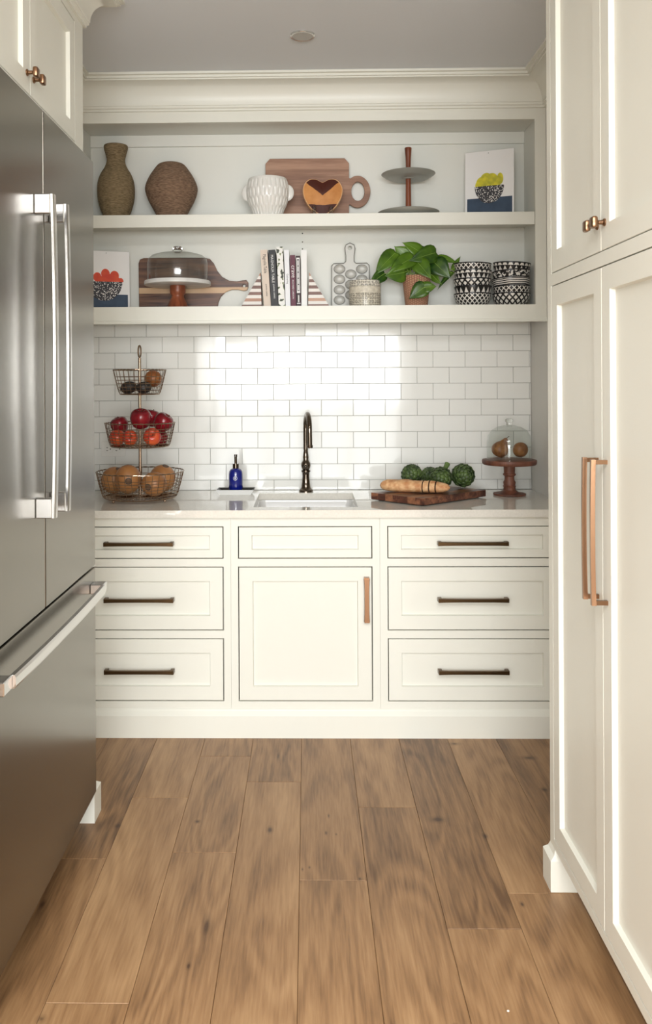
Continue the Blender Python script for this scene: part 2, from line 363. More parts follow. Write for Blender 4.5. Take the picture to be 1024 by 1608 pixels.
def sweep(plan, prof):
    "mitred sweep of a profile (out, z) along plan points; out is to the right-hand side of travel"
    bm = bmesh.new(); P = [Vector((x, y)) for x, y in plan]; rows = []
    for i, p in enumerate(P):
        ns = []
        if i: d = (p-P[i-1]).normalized(); ns.append(Vector((d.y, -d.x)))
        if i < len(P)-1: d = (P[i+1]-p).normalized(); ns.append(Vector((d.y, -d.x)))
        n_ = sum(ns, Vector((0, 0))).normalized(); k = 1/max(0.3, n_.dot(ns[0]))
        rows.append([bm.verts.new((p.x+n_.x*o*k, p.y+n_.y*o*k, z)) for o, z in prof])
    for a, b in zip(rows, rows[1:]):
        m_ = len(a)
        for j in range(m_): bm.faces.new((a[j], a[(j+1) % m_], b[(j+1) % m_], b[j]))
    bm.faces.new(rows[0]); bm.faces.new(rows[-1][::-1])
    bmesh.ops.recalc_face_normals(bm, faces=bm.faces); return bm
def extrude_plan(poly, z0, z1):
    bm = bmesh.new(); a = [bm.verts.new((x, y, z0)) for x, y in poly]; b = [bm.verts.new((x, y, z1)) for x, y in poly]; n = len(poly)
    for i in range(n): bm.faces.new((a[i], a[(i+1) % n], b[(i+1) % n], b[i]))
    bm.faces.new(a[::-1]); bm.faces.new(b); bmesh.ops.recalc_face_normals(bm, faces=bm.faces); return bm
def shape2d(loops, th, bev=0.0):
    "solid plate in the XZ plane from closed outlines (holes allowed), thickness th along Y, centred"
    cu = bpy.data.curves.new('tmp', 'CURVE'); cu.dimensions = '2D'; cu.fill_mode = 'BOTH'
    cu.extrude = max(th/2-bev, 1e-5); cu.bevel_depth = bev; cu.bevel_resolution = 1; cu.offset = -bev
    for L in loops:
        s = cu.splines.new('POLY'); s.points.add(len(L)-1); s.use_cyclic_u = True
        for q, pt in zip(s.points, L): q.co = (pt[0], pt[1], 0, 1)
    o = bpy.data.objects.new('tmp', cu); C.objects.link(o)
    me = bpy.data.meshes.new_from_object(o.evaluated_get(bpy.context.evaluated_depsgraph_get()))
    bpy.data.objects.remove(o); bm = bmesh.new(); bm.from_mesh(me); bpy.data.meshes.remove(me)
    for v in bm.verts: v.co = Vector((v.co.x, v.co.z, v.co.y))
    bmesh.ops.remove_doubles(bm, verts=bm.verts, dist=1e-5)
    bmesh.ops.recalc_face_normals(bm, faces=bm.faces); return bm
def text_bm(s, size, font_ex=0.0002):
    cu = bpy.data.curves.new('tmp', 'FONT'); cu.body = s; cu.size = size; cu.extrude = font_ex; cu.align_x = 'LEFT'; cu.align_y = 'CENTER'; cu.resolution_u = 2
    o = bpy.data.objects.new('tmp', cu); C.objects.link(o)
    me = bpy.data.meshes.new_from_object(o.evaluated_get(bpy.context.evaluated_depsgraph_get()))
    bpy.data.objects.remove(o); bm = bmesh.new(); bm.from_mesh(me); bpy.data.meshes.remove(me); return bm
def xf(bm, mat):
    for v in bm.verts: v.co = mat @ v.co
    return bm
T = Matrix.Translation
def R(a, ax): return Matrix.Rotation(a, 4, ax)

def mesh(name, bm, m, smooth=False):
    me = bpy.data.meshes.new(name); bm.to_mesh(me); bm.free()
    for mm in (m if isinstance(m, (list, tuple)) else [m]): me.materials.append(mm)
    if smooth:
        me.polygons.foreach_set('use_smooth', [True]*len(me.polygons))
        try: me.set_sharp_from_angle(angle=math.radians(40))
        except Exception: pass
    return me
def tag(o, label=None, cat=None, group=None, kind=None):
    if label: o['label'] = label
    if cat: o['category'] = cat
    if group: o['group'] = group
    if kind: o['kind'] = kind
    return o
def thing(name, label, cat, loc=(0, 0, 0), group=None, rot=(0, 0, 0)):
    o = bpy.data.objects.new(name, None); C.objects.link(o); o.location = loc; o.rotation_euler = rot; o.empty_display_size = 0.05
    return tag(o, label, cat, group)
def wloc(o):
    v = Vector(o.location)
    while o.parent: o = o.parent; v += Vector(o.location)
    return v
def part(name, bm, m, parent, w=False, smooth=False, label=None, loc=None, rot=None):
    "a mesh child; w=True when the mesh was laid out in world coordinates"
    if w:
        off = wloc(parent)
        if loc is not None: off = off + Vector(loc)
        for v in bm.verts: v.co -= off
    o = bpy.data.objects.new(name, mesh(name, bm, m, smooth)); C.objects.link(o); o.parent = parent
    if loc is not None: o.location = loc
    if rot is not None: o.rotation_euler = rot
    if label: o['label'] = label
    return o
def struct(name, bm, m, label=None, smooth=False):
    o = bpy.data.objects.new(name, mesh(name, bm, m, smooth)); C.objects.link(o); o['kind'] = 'structure'
    if label: o['label'] = label
    return o
def single(name, bm, m, label, cat, loc=(0, 0, 0), rot=(0, 0, 0), smooth=False, group=None):
    o = bpy.data.objects.new(name, mesh(name, bm, m, smooth)); C.objects.link(o); o.location = loc; o.rotation_euler = rot
    return tag(o, label, cat, group)
def copy_tree(o, parent=None):
    c = o.copy(); C.objects.link(c); c.parent = parent
    for ch in list(o.children): copy_tree(ch, c)
    return c

# orientation maps for cabinet fronts: f(u, depth into the cabinet, z) -> world
def face_back(Y): return lambda u, d, z: Vector((u, Y+d, z))
def face_right(X): return lambda u, d, z: Vector((X+d, u, z))
def face_left(X): return lambda u, d, z: Vector((X-d, u, z))
def fbox(fn, u0, u1, d0, d1, z0, z1, bev=0, bm=None):
    b2 = B(u0, u1, d0, d1, z0, z1, bev=bev)
    for v in b2.verts: v.co = fn(*v.co)
    bmesh.ops.recalc_face_normals(b2, faces=b2.faces)
    if bm is None: return b2
    me = bpy.data.meshes.new('t'); b2.to_mesh(me); b2.free(); bm.from_mesh(me); bpy.data.meshes.remove(me); return bm
def shaker(fn, u0, u1, z0, z1, st, rl, rec=0.0125, th=0.019, sl=0.0025):
    bm = bmesh.new(); e = 0.0012
    def L(du, dz, d): return [bm.verts.new(fn(u, d, z)) for u, z in ((u0+du, z0+dz), (u1-du, z0+dz), (u1-du, z1-dz), (u0+du, z1-dz))]
    loops = [L(0, 0, th), L(0, 0, e), L(e, e, 0), L(st, rl, 0), L(st+sl, rl+sl, rec), L(st+sl, rl+sl, th)]
    for a, b in zip(loops, loops[1:]+loops[:1]):
        for k in range(4): bm.faces.new((a[k], a[(k+1) % 4], b[(k+1) % 4], b[k]))
    bmesh.ops.recalc_face_normals(bm, faces=bm.faces); return bm
def front(name, fn, u0, u1, z0, z1, st, rl, parent, rec=0.0125, mat='paint'):
    d = part(name, shaker(fn, u0, u1, z0, z1, st, rl, rec), M[mat], parent, w=True)
    part('panel', fbox(fn, u0+st+0.002, u1-st-0.002, rec, rec+0.005, z0+rl+0.002, z1-rl-0.002), M[mat], d, w=True)
    return d
def frame(fn, u0, u1, z0, z1, holes, th, d0=0.0):
    us = sorted({u0, u1, *[h[0] for h in holes], *[h[1] for h in holes]}); zs = sorted({z0, z1, *[h[2] for h in holes], *[h[3] for h in holes]})
    bm = bmesh.new()
    inside = lambda a, b: any(h[0]-1e-6 <= a <= h[1]+1e-6 and h[2]-1e-6 <= b <= h[3]+1e-6 for h in holes)
    for a, b in zip(us, us[1:]):
        for c, d in zip(zs, zs[1:]):
            if not inside((a+b)/2, (c+d)/2): fbox(fn, a, b, d0, d0+th, c, d, bm=bm)
    bmesh.ops.remove_doubles(bm, verts=bm.verts, dist=1e-5)
    # drop interior coincident faces
    seen = {}
    for f in list(bm.faces): seen.setdefault(frozenset(v.index for v in f.verts), []).append(f)
    bm.verts.index_update()
    return bm
def pull(fn, u, z, L, vertical, parent, m, proj=0.034, wd=0.011, hgt=0.009, bow=0.0):
    "bar pull with two posts and slightly flared ends"
    bm = bmesh.new(); n = 12; rows = []
    for i in range(n+1):
        s = -L/2 + L*i/n; q = abs(s)/(L/2); w_ = wd/2*(1+0.25*q**4); pj = proj + bow*(1-q*q)
        pts = ((-w_, pj-hgt), (w_, pj-hgt), (w_*0.8, pj), (-w_*0.8, pj))
        rows.append([bm.verts.new(fn(u+(a if vertical else s), -d, z+(s if vertical else a))) for a, d in pts])
    for a, b in zip(rows, rows[1:]):
        for k in range(4): bm.faces.new((a[k], a[(k+1) % 4], b[(k+1) % 4], b[k]))
    bm.faces.new(rows[0]); bm.faces.new(rows[-1][::-1])
    for s in (-L/2+0.006, L/2-0.006):
        a, b = (u, z+s) if vertical else (u+s, z)
        hw = wd*0.5
        fbox(fn, a-hw, a+hw, -proj+hgt*0.5, 0.0005, b-hw, b+hw, bm=bm)
    bmesh.ops.recalc_face_normals(bm, faces=bm.faces)
    return part('handle', bm, m, parent, w=True)

# ================================================================== SETTING
WX = 1.056; CEIL = 2.765
struct('wall_left', extrude_plan([(-WX, 4.02), (-WX, 2.84), (-1.47, 2.84), (-1.47, 1.55), (-2.6, 1.55), (-2.6, -3.2), (-2.75, -3.2), (-2.75, 4.02)], 0, CEIL), M['wall'])
struct('wall_right', extrude_plan([(WX, 4.02), (WX, 1.52), (2.6, 1.52), (2.6, -3.2), (2.75, -3.2), (2.75, 4.02)], 0, CEIL), M['wall'])
wall_back = struct('wall_back', B(-2.75, 2.75, 4.0165, 4.15, 0, CEIL), M['grout'])
struct('ceiling', B(-2.75, 2.75, -3.35, 4.15, CEIL, CEIL+0.1), M['ceil'])
floor = struct('floor', B(-2.75, 2.75, -3.35, 4.15, -0.1, -0.016), M['dark_base_and_gap_shade'])
WIN = (-1.57, 1.61, 0.06, 2.09)
struct('wall_rear', frame(face_back(-3.35), -2.75, 2.75, 0, CEIL, [WIN], 0.15), M['wall'])
bm = bmesh.new(); fb = face_back(-3.28)
for u in (WIN[0], WIN[0]+1.04, WIN[0]+2.09, WIN[1]-0.05): fbox(fb, u, u+0.05, 0, 0.05, WIN[2], WIN[3], bm=bm)
fbox(fb, WIN[0], WIN[1], 0, 0.05, WIN[2], WIN[2]+0.05, bm=bm); fbox(fb, WIN[0], WIN[1], 0, 0.05, WIN[3]-0.05, WIN[3], bm=bm)
struct('window_1', bm, M['paint'])

# floor boards: seam spacing and the end joints read from the photo
PW = 0.1935; X0 = -0.031
joints = {0: [1188, 1339], 1: [1382], 2: [1267], -1: [1228], -2: [1188, 1339], -3: [1253, 1578], -4: [1350], 3: [1457], 4: [1401], 5: [1330]}
joints[0] = [1382]; joints[1] = [1267]; joints[2] = [1457]; joints[3] = [1401]; joints[4] = []
bank = {}
for c in range(-14, 14):
    xa = X0 + c*PW
    if xa+PW > 2.62 or xa < -2.74: continue
    ys = sorted([EYE*F_PX/(py-PY) for py in joints.get(c, [])])
    edges = [-3.2]; y = -3.2 + random.uniform(0.5, 1.6); lim = (ys[0]-0.5) if ys else 3.2
    while y < lim: edges.append(round(y, 3)); y += random.uniform(1.1, 1.9)
    edges += ys + [4.0]
    for a, b in zip(edges, edges[1:]):
        o = part('plank', B(-PW/2+0.0004, PW/2-0.0004, -(b-a)/2+0.0006, (b-a)/2-0.0006, -0.015, 0, bev=0.0009), M['floor'], floor, loc=(xa+PW/2, (a+b)/2, random.uniform(-0.0003, 0)))

# tiles of the back wall
TZ = [at(580, y, 4.01).z for y in (527, 551.7, 576.9, 602.4, 627.5, 653, 678.2, 703.4, 728.1)]
tp = (TZ[0]-TZ[-1])/8; ztop = TZ[0]; TJ = 0.367; TW = 0.1512
rows_z = [(ztop+tp, ztop+tp*0)] + [(ztop-k*tp, ztop-(k+1)*tp) for k in range(10)]
tcache = {}
def tile_mesh(wd, ht):
    k = (round(wd, 4), round(ht, 4))
    if k not in tcache: tcache[k] = mesh('tile', B(-wd/2, wd/2, 0, 0.006, -ht/2, ht/2, bev=0.0012), M['tile'])
    return tcache[k]
zc = 0.9145; g = 0.0017
for i, (za, zb) in enumerate(rows_z):
    za = min(za, 1.735); zb = max(zb, zc)
    if za-zb < 0.004: continue
    off = TJ + (TW/2 if i % 2 == 0 else 0)
    x = off - TW*12
    while x < WX:
        xa, xb = max(x, -WX+0.001), min(x+TW, WX-0.001)
        if xb-xa > 0.006:
            o = bpy.data.objects.new('tile', tile_mesh(xb-xa-g, za-zb-g)); C.objects.link(o); o.parent = wall_back
            o.location = ((xa+xb)/2, 4.0105, (za+zb)/2)
            o.rotation_euler = (random.gauss(0, 0.0022), 0, random.gauss(0, 0.0022))
        x += TW

# crown mouldings
def cove(z0, z1, pr):
    pts = [(0, z0), (0.012, z0), (0.012, z0+0.008), (0.019, z0+0.012), (0.019, z0+0.02)]
    za, zb = z0+0.022, z1-0.028; oa, ob = 0.022, pr-0.022
    for k in range(11):
        a = PI/2*k/10; pts.append((ob-(ob-oa)*math.cos(a) if False else oa+(ob-oa)*(1-math.cos(a)), za+(zb-za)*math.sin(a)))
    pts += [(ob, z1-0.022), (pr-0.012, z1-0.022), (pr-0.012, z1-0.012), (pr, z1-0.010), (pr, z1-0.0005), (0, z1-0.0005)]
    return pts
CP = cove(2.628, CEIL, 0.120)
struct('trim_1', sweep([(-WX, 2.85), (-WX, 3.742), (WX, 3.742), (WX, 1.58)], CP), M['paint'], smooth=True)
struct('trim_2', sweep([(-0.755, 1.58), (-0.755, 2.838), (-WX, 2.838)], [(o, z) for o, z in CP]), M['paint'], smooth=True)
struct('trim_3', sweep([(0.688, 2.428), (0.688, 1.56)][::1], CP), M['paint'], smooth=True)

# ================================================================== BASE CABINETS
FY = 3.40; fb = face_back(FY)
units = [('base_cabinet', 'cream base cabinet with three bar-pull drawers, beside the refrigerator', -WX, -0.3135, -1.018, -0.3465, 'L'),
         ('base_cabinet', 'cream sink cabinet with one door and vertical pull under the faucet', -0.3135, 0.2865, -0.2805, 0.2525, 'C'),
         ('base_cabinet', 'cream base cabinet with three bar-pull drawers, under the bread board', 0.2865, WX, 0.3205, 0.992, 'R')]
RZ = [(0.719, 0.842), (0.430, 0.680), (0.145, 0.391)]
gp = 0.0039
for nm, lb, ua, ub, da, db, k in units:
    t_ = thing(nm, lb, 'cabinet', ((ua+ub)/2, 3.7, 0), 'base cabinets under the counter')
    rz = RZ if k != 'C' else [RZ[0], (0.145, 0.680)]
    part('face_frame', frame(fb, ua+0.0003, ub-0.0003, 0.10, 0.882, [(da-gp, db+gp, a-gp, b+gp) for a, b in rz], 0.02), M['paint'], t_, w=True)
    part('carcass', B(ua+0.001, ub-0.001, FY+0.024, 4.0, 0.10, 0.70 if k == 'C' else 0.881), M['dark_base_and_gap_shade'], t_, w=True)  # carcass coloured near-black so the gaps around the fronts look shaded
    part('plinth', B(ua+0.001, ub-0.001, FY+0.004, 3.95, 0.0, 0.0995), M['paint'], t_, w=True)
    for i, (a, b) in enumerate(rz):
        if k == 'C' and i == 1:
            d = front('door', fb, da, db, a, b, 0.055, 0.055, t_)
            pull(fb, 0.232, 0.553, 0.172, True, d, M['champagne'], 0.03, 0.02)
        else:
            rl = 0.032 if i == 0 else 0.055
            d = front('drawer', fb, da, db, a, b, 0.052, rl, t_)
            if k != 'C':
                c = (da+db)/2
                pull(fb, c, (a+b)/2-0.002, 0.278, False, d, M['bronze'], 0.034, 0.0145, 0.010)
BP = [(0, 0), (0.018, 0), (0.018, 0.088), (0.012, 0.096), (0.006, 0.104), (0.003, 0.109), (0, 0.112)]
struct('baseboard_back', sweep([(-WX, FY), (WX, FY)], BP), M['paint'])

# countertop with the sink cut-out
SK = (-0.226, 0.204, 3.462, 3.895)
fz = lambda u, d, z: Vector((u, z, 0.914-d))
bm = frame(fz, -WX+0.001, WX-0.001, 3.376, 4.009, [SK], 0.030)
bmesh.ops.recalc_face_normals(bm, faces=bm.faces)
single('countertop', bm, M['quartz'], 'pale polished quartz countertop running wall to wall over the base cabinets', 'countertop')
# sink basin
t_ = thing('sink', 'white undermount sink set into the pale countertop', 'sink', ((SK[0]+SK[1])/2, (SK[2]+SK[3])/2, 0.71))
bm = bmesh.new(); rows = []
cx_, cy_ = (SK[0]+SK[1])/2, (SK[2]+SK[3])/2; hw, hd = (SK[1]-SK[0])/2, (SK[3]-SK[2])/2
def rrect(hw, hd, r, z, n=5):
    out = []
    for sx, sy, a0 in ((1, 1, 0), (-1, 1, PI/2), (-1, -1, PI), (1, -1, 1.5*PI)):
        for k in range(n+1):
            a = a0+PI/2*k/n; out.append((cx_+sx*(hw-r)+r*math.cos(a), cy_+sy*(hd-r)+r*math.sin(a), z))
    return out
specs = [(hw+0.02, hd+0.02, 0.03, 0.883), (hw-0.001, hd-0.001, 0.03, 0.883), (hw-0.004, hd-0.004, 0.03, 0.874), (hw-0.012, hd-0.012, 0.035, 0.76), (hw-0.04, hd-0.04, 0.03, 0.725), (0.05, 0.05, 0.03, 0.72)]
for a, b, r_, z in specs: rows.append([bm.verts.new(v) for v in rrect(a, b, r_, z)])
for a, b in zip(rows, rows[1:]):
    for k in range(len(a)): bm.faces.new((a[k], a[(k+1) % len(a)], b[(k+1) % len(a)], b[k]))
bm.faces.new(rows[-1]); part('basin', bm, M['sink'], t_, w=True, smooth=True)
part('drain', lathe([(0, 0.722), (0.03, 0.722), (0.042, 0.7235), (0.044, 0.7205)], 24, c=(cx_, cy_, 0)), M['nickel'], t_, w=True, smooth=True)

# ================================================================== SHELF UNIT
SY = 3.742; sf = face_back(SY); ST1, ST2 = 2.173, 1.7635; NB = 4.008
t_ = thing('shelf_unit', 'built-in cream open shelving above the tiled backsplash', 'shelves', (0, 3.9, 1.688))
part('face_frame', frame(sf, -WX+0.001, WX-0.001, 1.70, 2.632, [(-1.012, 1.007, ST2, 2.5805)], 0.02), M['paint'], t_, w=True)
part('back_panel', B(-WX+0.001, WX-0.001, NB, 4.0155, 1.74, 2.76), M['panel_paint'], t_, w=True)
for s in (-1, 1): part('side_panel', B(*sorted((s*1.026, s*(WX-0.001))), SY+0.021, NB-0.0005, ST2, 2.63), M['panel_paint'], t_, w=True)
part('soffit', B(-1.0255, 1.0255, SY+0.021, NB-0.0005, 2.600, 2.63), M['panel_paint'], t_, w=True)
part('cleat', B(-1.0255, 1.0255, NB-0.014, NB-0.0002, 2.545, 2.5995, bev=0.001), M['panel_paint'], t_, w=True)
sh = part('shelf', B(-1.0255, 1.0255, SY+0.024, NB-0.0005, ST1-0.024, ST1), M['paint'], t_, w=True)
part('nosing', B(-1.0255, 1.0055, SY+0.004, SY+0.0235, ST1-0.056, ST1, bev=0.001), M['paint'], sh, w=True)
part('shelf', B(-1.0255, 1.0255, SY+0.0205, NB-0.0005, 1.70, ST2), M['paint'], t_, w=True)
part('moulding', sweep([(-WX+0.001, SY), (WX-0.001, SY)], [(0, 1.7065), (0.004, 1.7065), (0.004, 1.7015), (0.008, 1.6995), (0.008, 1.694), (0.012, 1.6925), (0.012, 1.6875), (0, 1.6875)]), M['paint'], t_, w=True)
bm = bmesh.new()
for py in (366.5, 380, 391):
    q = at(475, py, NB); sphere(bm, (q.x, NB-0.0002, q.z), 0.0032, (1, 0.25, 1), 10, 6)
part('pin_holes', bm, M['slot'], t_, w=True, label='dark shelf-pin holes in the back panel')['kind'] = 'stuff'

# ================================================================== PANTRY (right)
PXF = 0.686; PE = 2.425; PN = 1.56; fr_ = face_right(PXF)
t_ = thing('pantry_cabinet', 'tall cream pantry cabinet with four shaker doors, opposite the refrigerator', 'cabinet', (0.87, 2.0, 0))
D0 = [(1.984, 2.386), (1.60, 1.981)]
part('face_frame', frame(fr_, PN, PE, 0.113, 2.64, [(1.597, 2.389, 0.137, 1.6925), (1.597, 2.389, 1.7255, 2.605)], 0.02), M['pantry'], t_, w=True)
part('carcass', B(PXF+0.024, WX-0.001, PN+0.001, PE-0.001, 0.113, 2.763), M['pantry'], t_, w=True)
part('gap_shade', B(PXF+0.0205, PXF+0.0235, PN+0.02, PE-0.02, 0.13, 2.62), M['dark_base_and_gap_shade'], t_, w=True)  # dark sheet added behind the door gaps to stand for their shade
part('toe_kick', B(PXF+0.075, WX-0.001, PN+0.001, PE-0.06, 0.0, 0.1128), M['pantry'], t_, w=True)
foot = sweep([(0.83, PE), (PXF, PE), (PXF, PE-0.055)][::-1] if False else [(0.83, 2.432), (PXF, 2.432), (PXF, 2.372)], [(-0.02, 0), (0.016, 0), (0.016, 0.086), (0.011, 0.094), (0.004, 0.104), (0.002, 0.112), (-0.02, 0.112)])
xs = [v.co.copy() for v in foot.verts]
part('foot', B(PXF-0.016, WX-0.002, 2.366, 2.444, 0, 0.087, bev=0.0008), M['pantry'], t_, w=True)
bm = bmesh.new()
a = [(PXF-0.016, 2.366, 0.0872), (WX-0.002, 2.366, 0.0872), (WX-0.002, 2.444, 0.0872), (PXF-0.016, 2.444, 0.0872)]
b = [(PXF+0.001, 2.38, 0.1125), (WX-0.002, 2.38, 0.1125), (WX-0.002, 2.428, 0.1125), (PXF+0.001, 2.428, 0.1125)]
mid = [(PXF-0.004, 2.374, 0.098), (WX-0.002, 2.374, 0.098), (WX-0.002, 2.434, 0.098), (PXF-0.004, 2.434, 0.098)]
L_ = [[bm.verts.new(v) for v in q] for q in (a, mid, b)]
for p_, q_ in zip(L_, L_[1:]):
    for k in range(4): bm.faces.new((p_[k], p_[(k+1) % 4], q_[(k+1) % 4], q_[k]))
bm.faces.new(L_[0][::-1]); bm.faces.new(L_[-1]); part('foot_cap', bm, M['pantry'], t_, w=True)
bm = foot; bm.free()
def knob(fn, u, z, parent):
    bm = bmesh.new()
    prof = [(0, 0), (0.009, 0), (0.009, 0.003), (0.0055, 0.006), (0.005, 0.016), (0.008, 0.019)]
    lathe(prof, 16, bm)
    k = B(-0.0135, 0.0135, -0.0135, 0.0135, 0.019, 0.033, bev=0.005)
    me = bpy.data.meshes.new('t'); k.to_mesh(me); k.free(); bm.from_mesh(me); bpy.data.meshes.remove(me)
    for v in bm.verts: v.co = fn(u+v.co.x, -v.co.z, z+v.co.y)
    bmesh.ops.recalc_face_normals(bm, faces=bm.faces)
    return part('knob', bm, M['champagne'], parent, w=True, smooth=True)
for i, (a, b) in enumerate(D0):
    d = front('door', fr_, a, b, 0.140, 1.6895, 0.052, 0.055, t_, 0.0125, 'pantry')
    pull(fr_, (2.012, 1.953)[i], 1.077, 0.335, True, d, M['champagne'], 0.037, 0.010, 0.010, bow=0.002)
    d = front('door', fr_, a, b, 1.7285, 2.602, 0.052, 0.058, t_, 0.0125, 'pantry')
    knob(fr_, (2.006, 1.957)[i], 1.79, d)

# ================================================================== REFRIGERATOR (left)
RX = -0.688; fl = face_left(RX); RF, RN, SEAM = 2.715, 1.665, 2.198
t_ = thing('refrigerator', 'tall stainless steel french-door refrigerator with bottom freezer drawer', 'refrigerator', (-1.0, 2.19, 0))
part('body', B(-1.44, RX-0.052, RN+0.004, RF-0.004, 0.10, 2.135), M['steel'], t_, w=True)
part('base_grille', B(-1.40, RX-0.10, RN+0.01, RF-0.01, 0.0, 0.0995), M['dark_base_and_gap_shade'], t_, w=True)
def rhandle(u0, z0, u1, z1, parent, vertical):
    bm = bmesh.new(); n = 16; rows = []
    for i in range(n+1):
        s = i/n; q = 2*s-1; pj = 0.049 + 0.006*(1-q*q); th = 0.009 if vertical else 0.013; w_ = 0.012 if vertical else 0.015
        for_u = u0+(u1-u0)*s; for_z = z0+(z1-z0)*s
        pts = [(-w_, pj-th), (w_, pj-th), (w_*1.0, pj-0.003), (w_*0.6, pj), (-w_*0.6, pj), (-w_, pj-0.003)]
        rows.append([bm.verts.new(fl(for_u+(a if vertical else 0), -d, for_z+(0 if vertical else a))) for a, d in pts])
    for a, b in zip(rows, rows[1:]):
        for k in range(6): bm.faces.new((a[k], a[(k+1) % 6], b[(k+1) % 6], b[k]))
    bm.faces.new(rows[0]); bm.faces.new(rows[-1][::-1])
    o = part('handle', bm, M['steel_bright'], parent, w=True)
    for s in (0.0, 1.0):
        cu_, cz = u0+(u1-u0)*s, z0+(z1-z0)*s
        sg = 1 if s == 0 else -1
        bm = bmesh.new()
        if vertical: fbox(fl, cu_-0.015, cu_+0.015, -0.041, 0.0, *sorted((cz, cz+sg*0.05)), bev=0.002, bm=bm)
        else: fbox(fl, *sorted((cu_, cu_+sg*0.05)), -0.041, 0.0, cz-0.015, cz+0.015, bev=0.002, bm=bm)
        part('bracket', bm, M['steel_bright'], o, w=True)
    return o
sd = part('door', fbox(fl, SEAM+0.0015, RF, 0, 0.05, 0.8385, 2.141, bev=0.004), M['steel'], t_, w=True)
rhandle(2.255, 1.085, 2.255, 1.905, sd, True)
sd = part('door', fbox(fl, RN, SEAM-0.0015, 0, 0.05, 0.8385, 2.141, bev=0.004), M['steel'], t_, w=True)
rhandle(2.135, 1.085, 2.135, 1.905, sd, True)
sd = part('freezer_drawer', fbox(fl, RN, RF, 0, 0.05, 0.108, 0.8335, bev=0.004), M['steel'], t_, w=True)
rhandle(2.648, 0.776, 1.83, 0.776, sd, False)

# cabinetry around the refrigerator
CX_ = -0.752; fc = face_left(CX_); CE = 2.833
t_ = thing('overhead_cabinet', 'cream cabinet enclosing the refrigerator, with two knobbed doors above it', 'cabinet', (-1.1, 2.2, 0))
D1 = [(2.292, 2.735), (1.62, 2.289)]
part('face_frame', frame(fc, 1.58, CE, 2.150, 2.64, [(1.617, 2.738, 2.208, 2.605)], 0.02), M['paint'], t_, w=True)
part('carcass', B(-1.465, CX_-0.024, 1.581, CE-0.001, 2.150, 2.763), M['paint'], t_, w=True)
part('gap_shade', B(CX_-0.0235, CX_-0.0205, 1.6, CE-0.02, 2.16, 2.62), M['dark_base_and_gap_shade'], t_, w=True)  # added near-black sheet, painted shade for the gaps of the overhead doors
part('end_panel', B(-1.465, CX_, 2.722, CE, 0.0, 2.1495), M['paint'], t_, w=True, label='tall cream end panel beside the refrigerator')
part('end_panel', B(-1.465, CX_, 1.58, 1.655, 0.0, 2.1495), M['paint'], t_, w=True)
for i, (a, b) in enumerate(D1):
    d = front('door', fc, a, b, 2.211, 2.602, 0.055, 0.055, t_)
    knob(fc, (2.318, 2.262)[i], 2.263, d)
bm = bmesh.new()
q = [[(-0.698, 2.725), (-0.698, 2.812), (CX_-0.0, 2.812), (CX_-0.0, 2.725)], 0.0, 0.094]
lv = [([(x, y) for x, y in q[0]], 0.0), ([(x, y) for x, y in q[0]], 0.094), ([(-0.712, 2.737), (-0.712, 2.80), (CX_+0.0005, 2.80), (CX_+0.0005, 2.737)], 0.103), ([(-0.726, 2.745), (-0.726, 2.792), (CX_+0.0005, 2.792), (CX_+0.0005, 2.745)], 0.118)]
L_ = [[bm.verts.new((x+0.0008, y, z)) for x, y in pl] for pl, z in lv]
for p_, q_ in zip(L_, L_[1:]):
    for k in range(4): bm.faces.new((p_[k], p_[(k+1) % 4], q_[(k+1) % 4], q_[k]))
bm.faces.new(L_[0][::-1]); bm.faces.new(L_[-1]); bmesh.ops.recalc_face_normals(bm, faces=bm.faces)
part('foot', bm, M['paint'], t_, w=True)

# ceiling disc, a flat cover plate and no lamp
q = atz(475, 55, CEIL)
t_ = thing('ceiling_disc', 'small round flush disc set in the grey ceiling', 'ceiling disc', (q.x, q.y, CEIL))
part('trim_ring', lathe([(0.040, -0.0005), (0.040, -0.006), (0.046, -0.007), (0.049, -0.004), (0.049, -0.0005)], 36), M['chrome_ring'], t_, smooth=True)
part('cover', lathe([(0, -0.006), (0.0395, -0.0055), (0.0395, -0.0005), (0, -0.0005)], 36), M['ceiling_cover'], t_, smooth=True)

# ================================================================== THINGS ON THE UPPER SHELF
def prof(cx0, Y, pts, z0):
    s = Y/F_PX; return [(max(0, w_)*s, max(0.0, at(cx0, py, Y).z-z0)) for w_, py in pts]
def dense(p, step):
    out = []
    for (r1, z1), (r2, z2) in zip(p, p[1:]):
        n = max(1, int(math.hypot(r2-r1, z2-z1)/step))
        out += [(r1+(r2-r1)*k/n, z1+(z2-z1)*k/n) for k in range(n)]
    return out+[p[-1]]
def smoothp(p, n=5): return [(max(0, v.x), v.y) for v in catmull([Vector((r, z)) for r, z in p], n)]
def rope_vase(cx0, Y, pts, z0, m, label, n=44):
    p = smoothp(prof(cx0, Y, pts, z0), 5); p = dense(p, 0.0016)
    L = 0; o_ = []
    for i, (r, z) in enumerate(p):
        if i: L += math.hypot(r-p[i-1][0], z-p[i-1][1])
        o_.append((r+0.0011*abs(math.sin(L*PI/0.0055)), z))
    t_ = thing('vase', label, 'vase', (at(cx0, 330, Y).x, Y, z0))
    rim = p[0][0]; zt = p[0][1]
    part('body', lathe(o_+[(0, 0)], n), m, t_, smooth=True)
    part('inside', lathe([(rim+0.0005, zt), (rim-0.004, zt-0.001), (rim-0.006, zt-0.04), (0, zt-0.045)], n), m, t_, smooth=True)
    return t_
Z1 = ST1+0.0004; Z2 = ST2+0.0004
rope_vase(182.5, 3.89, [(18, 229), (18.5, 233), (15.5, 244), (14, 253), (17, 263), (23, 273), (27.5, 285), (29, 299), (28, 314), (24.5, 328), (21, 338), (20, 345)], Z1, M['rope_olive'], 'tall olive-brown rope vase with narrow neck and flared rim')
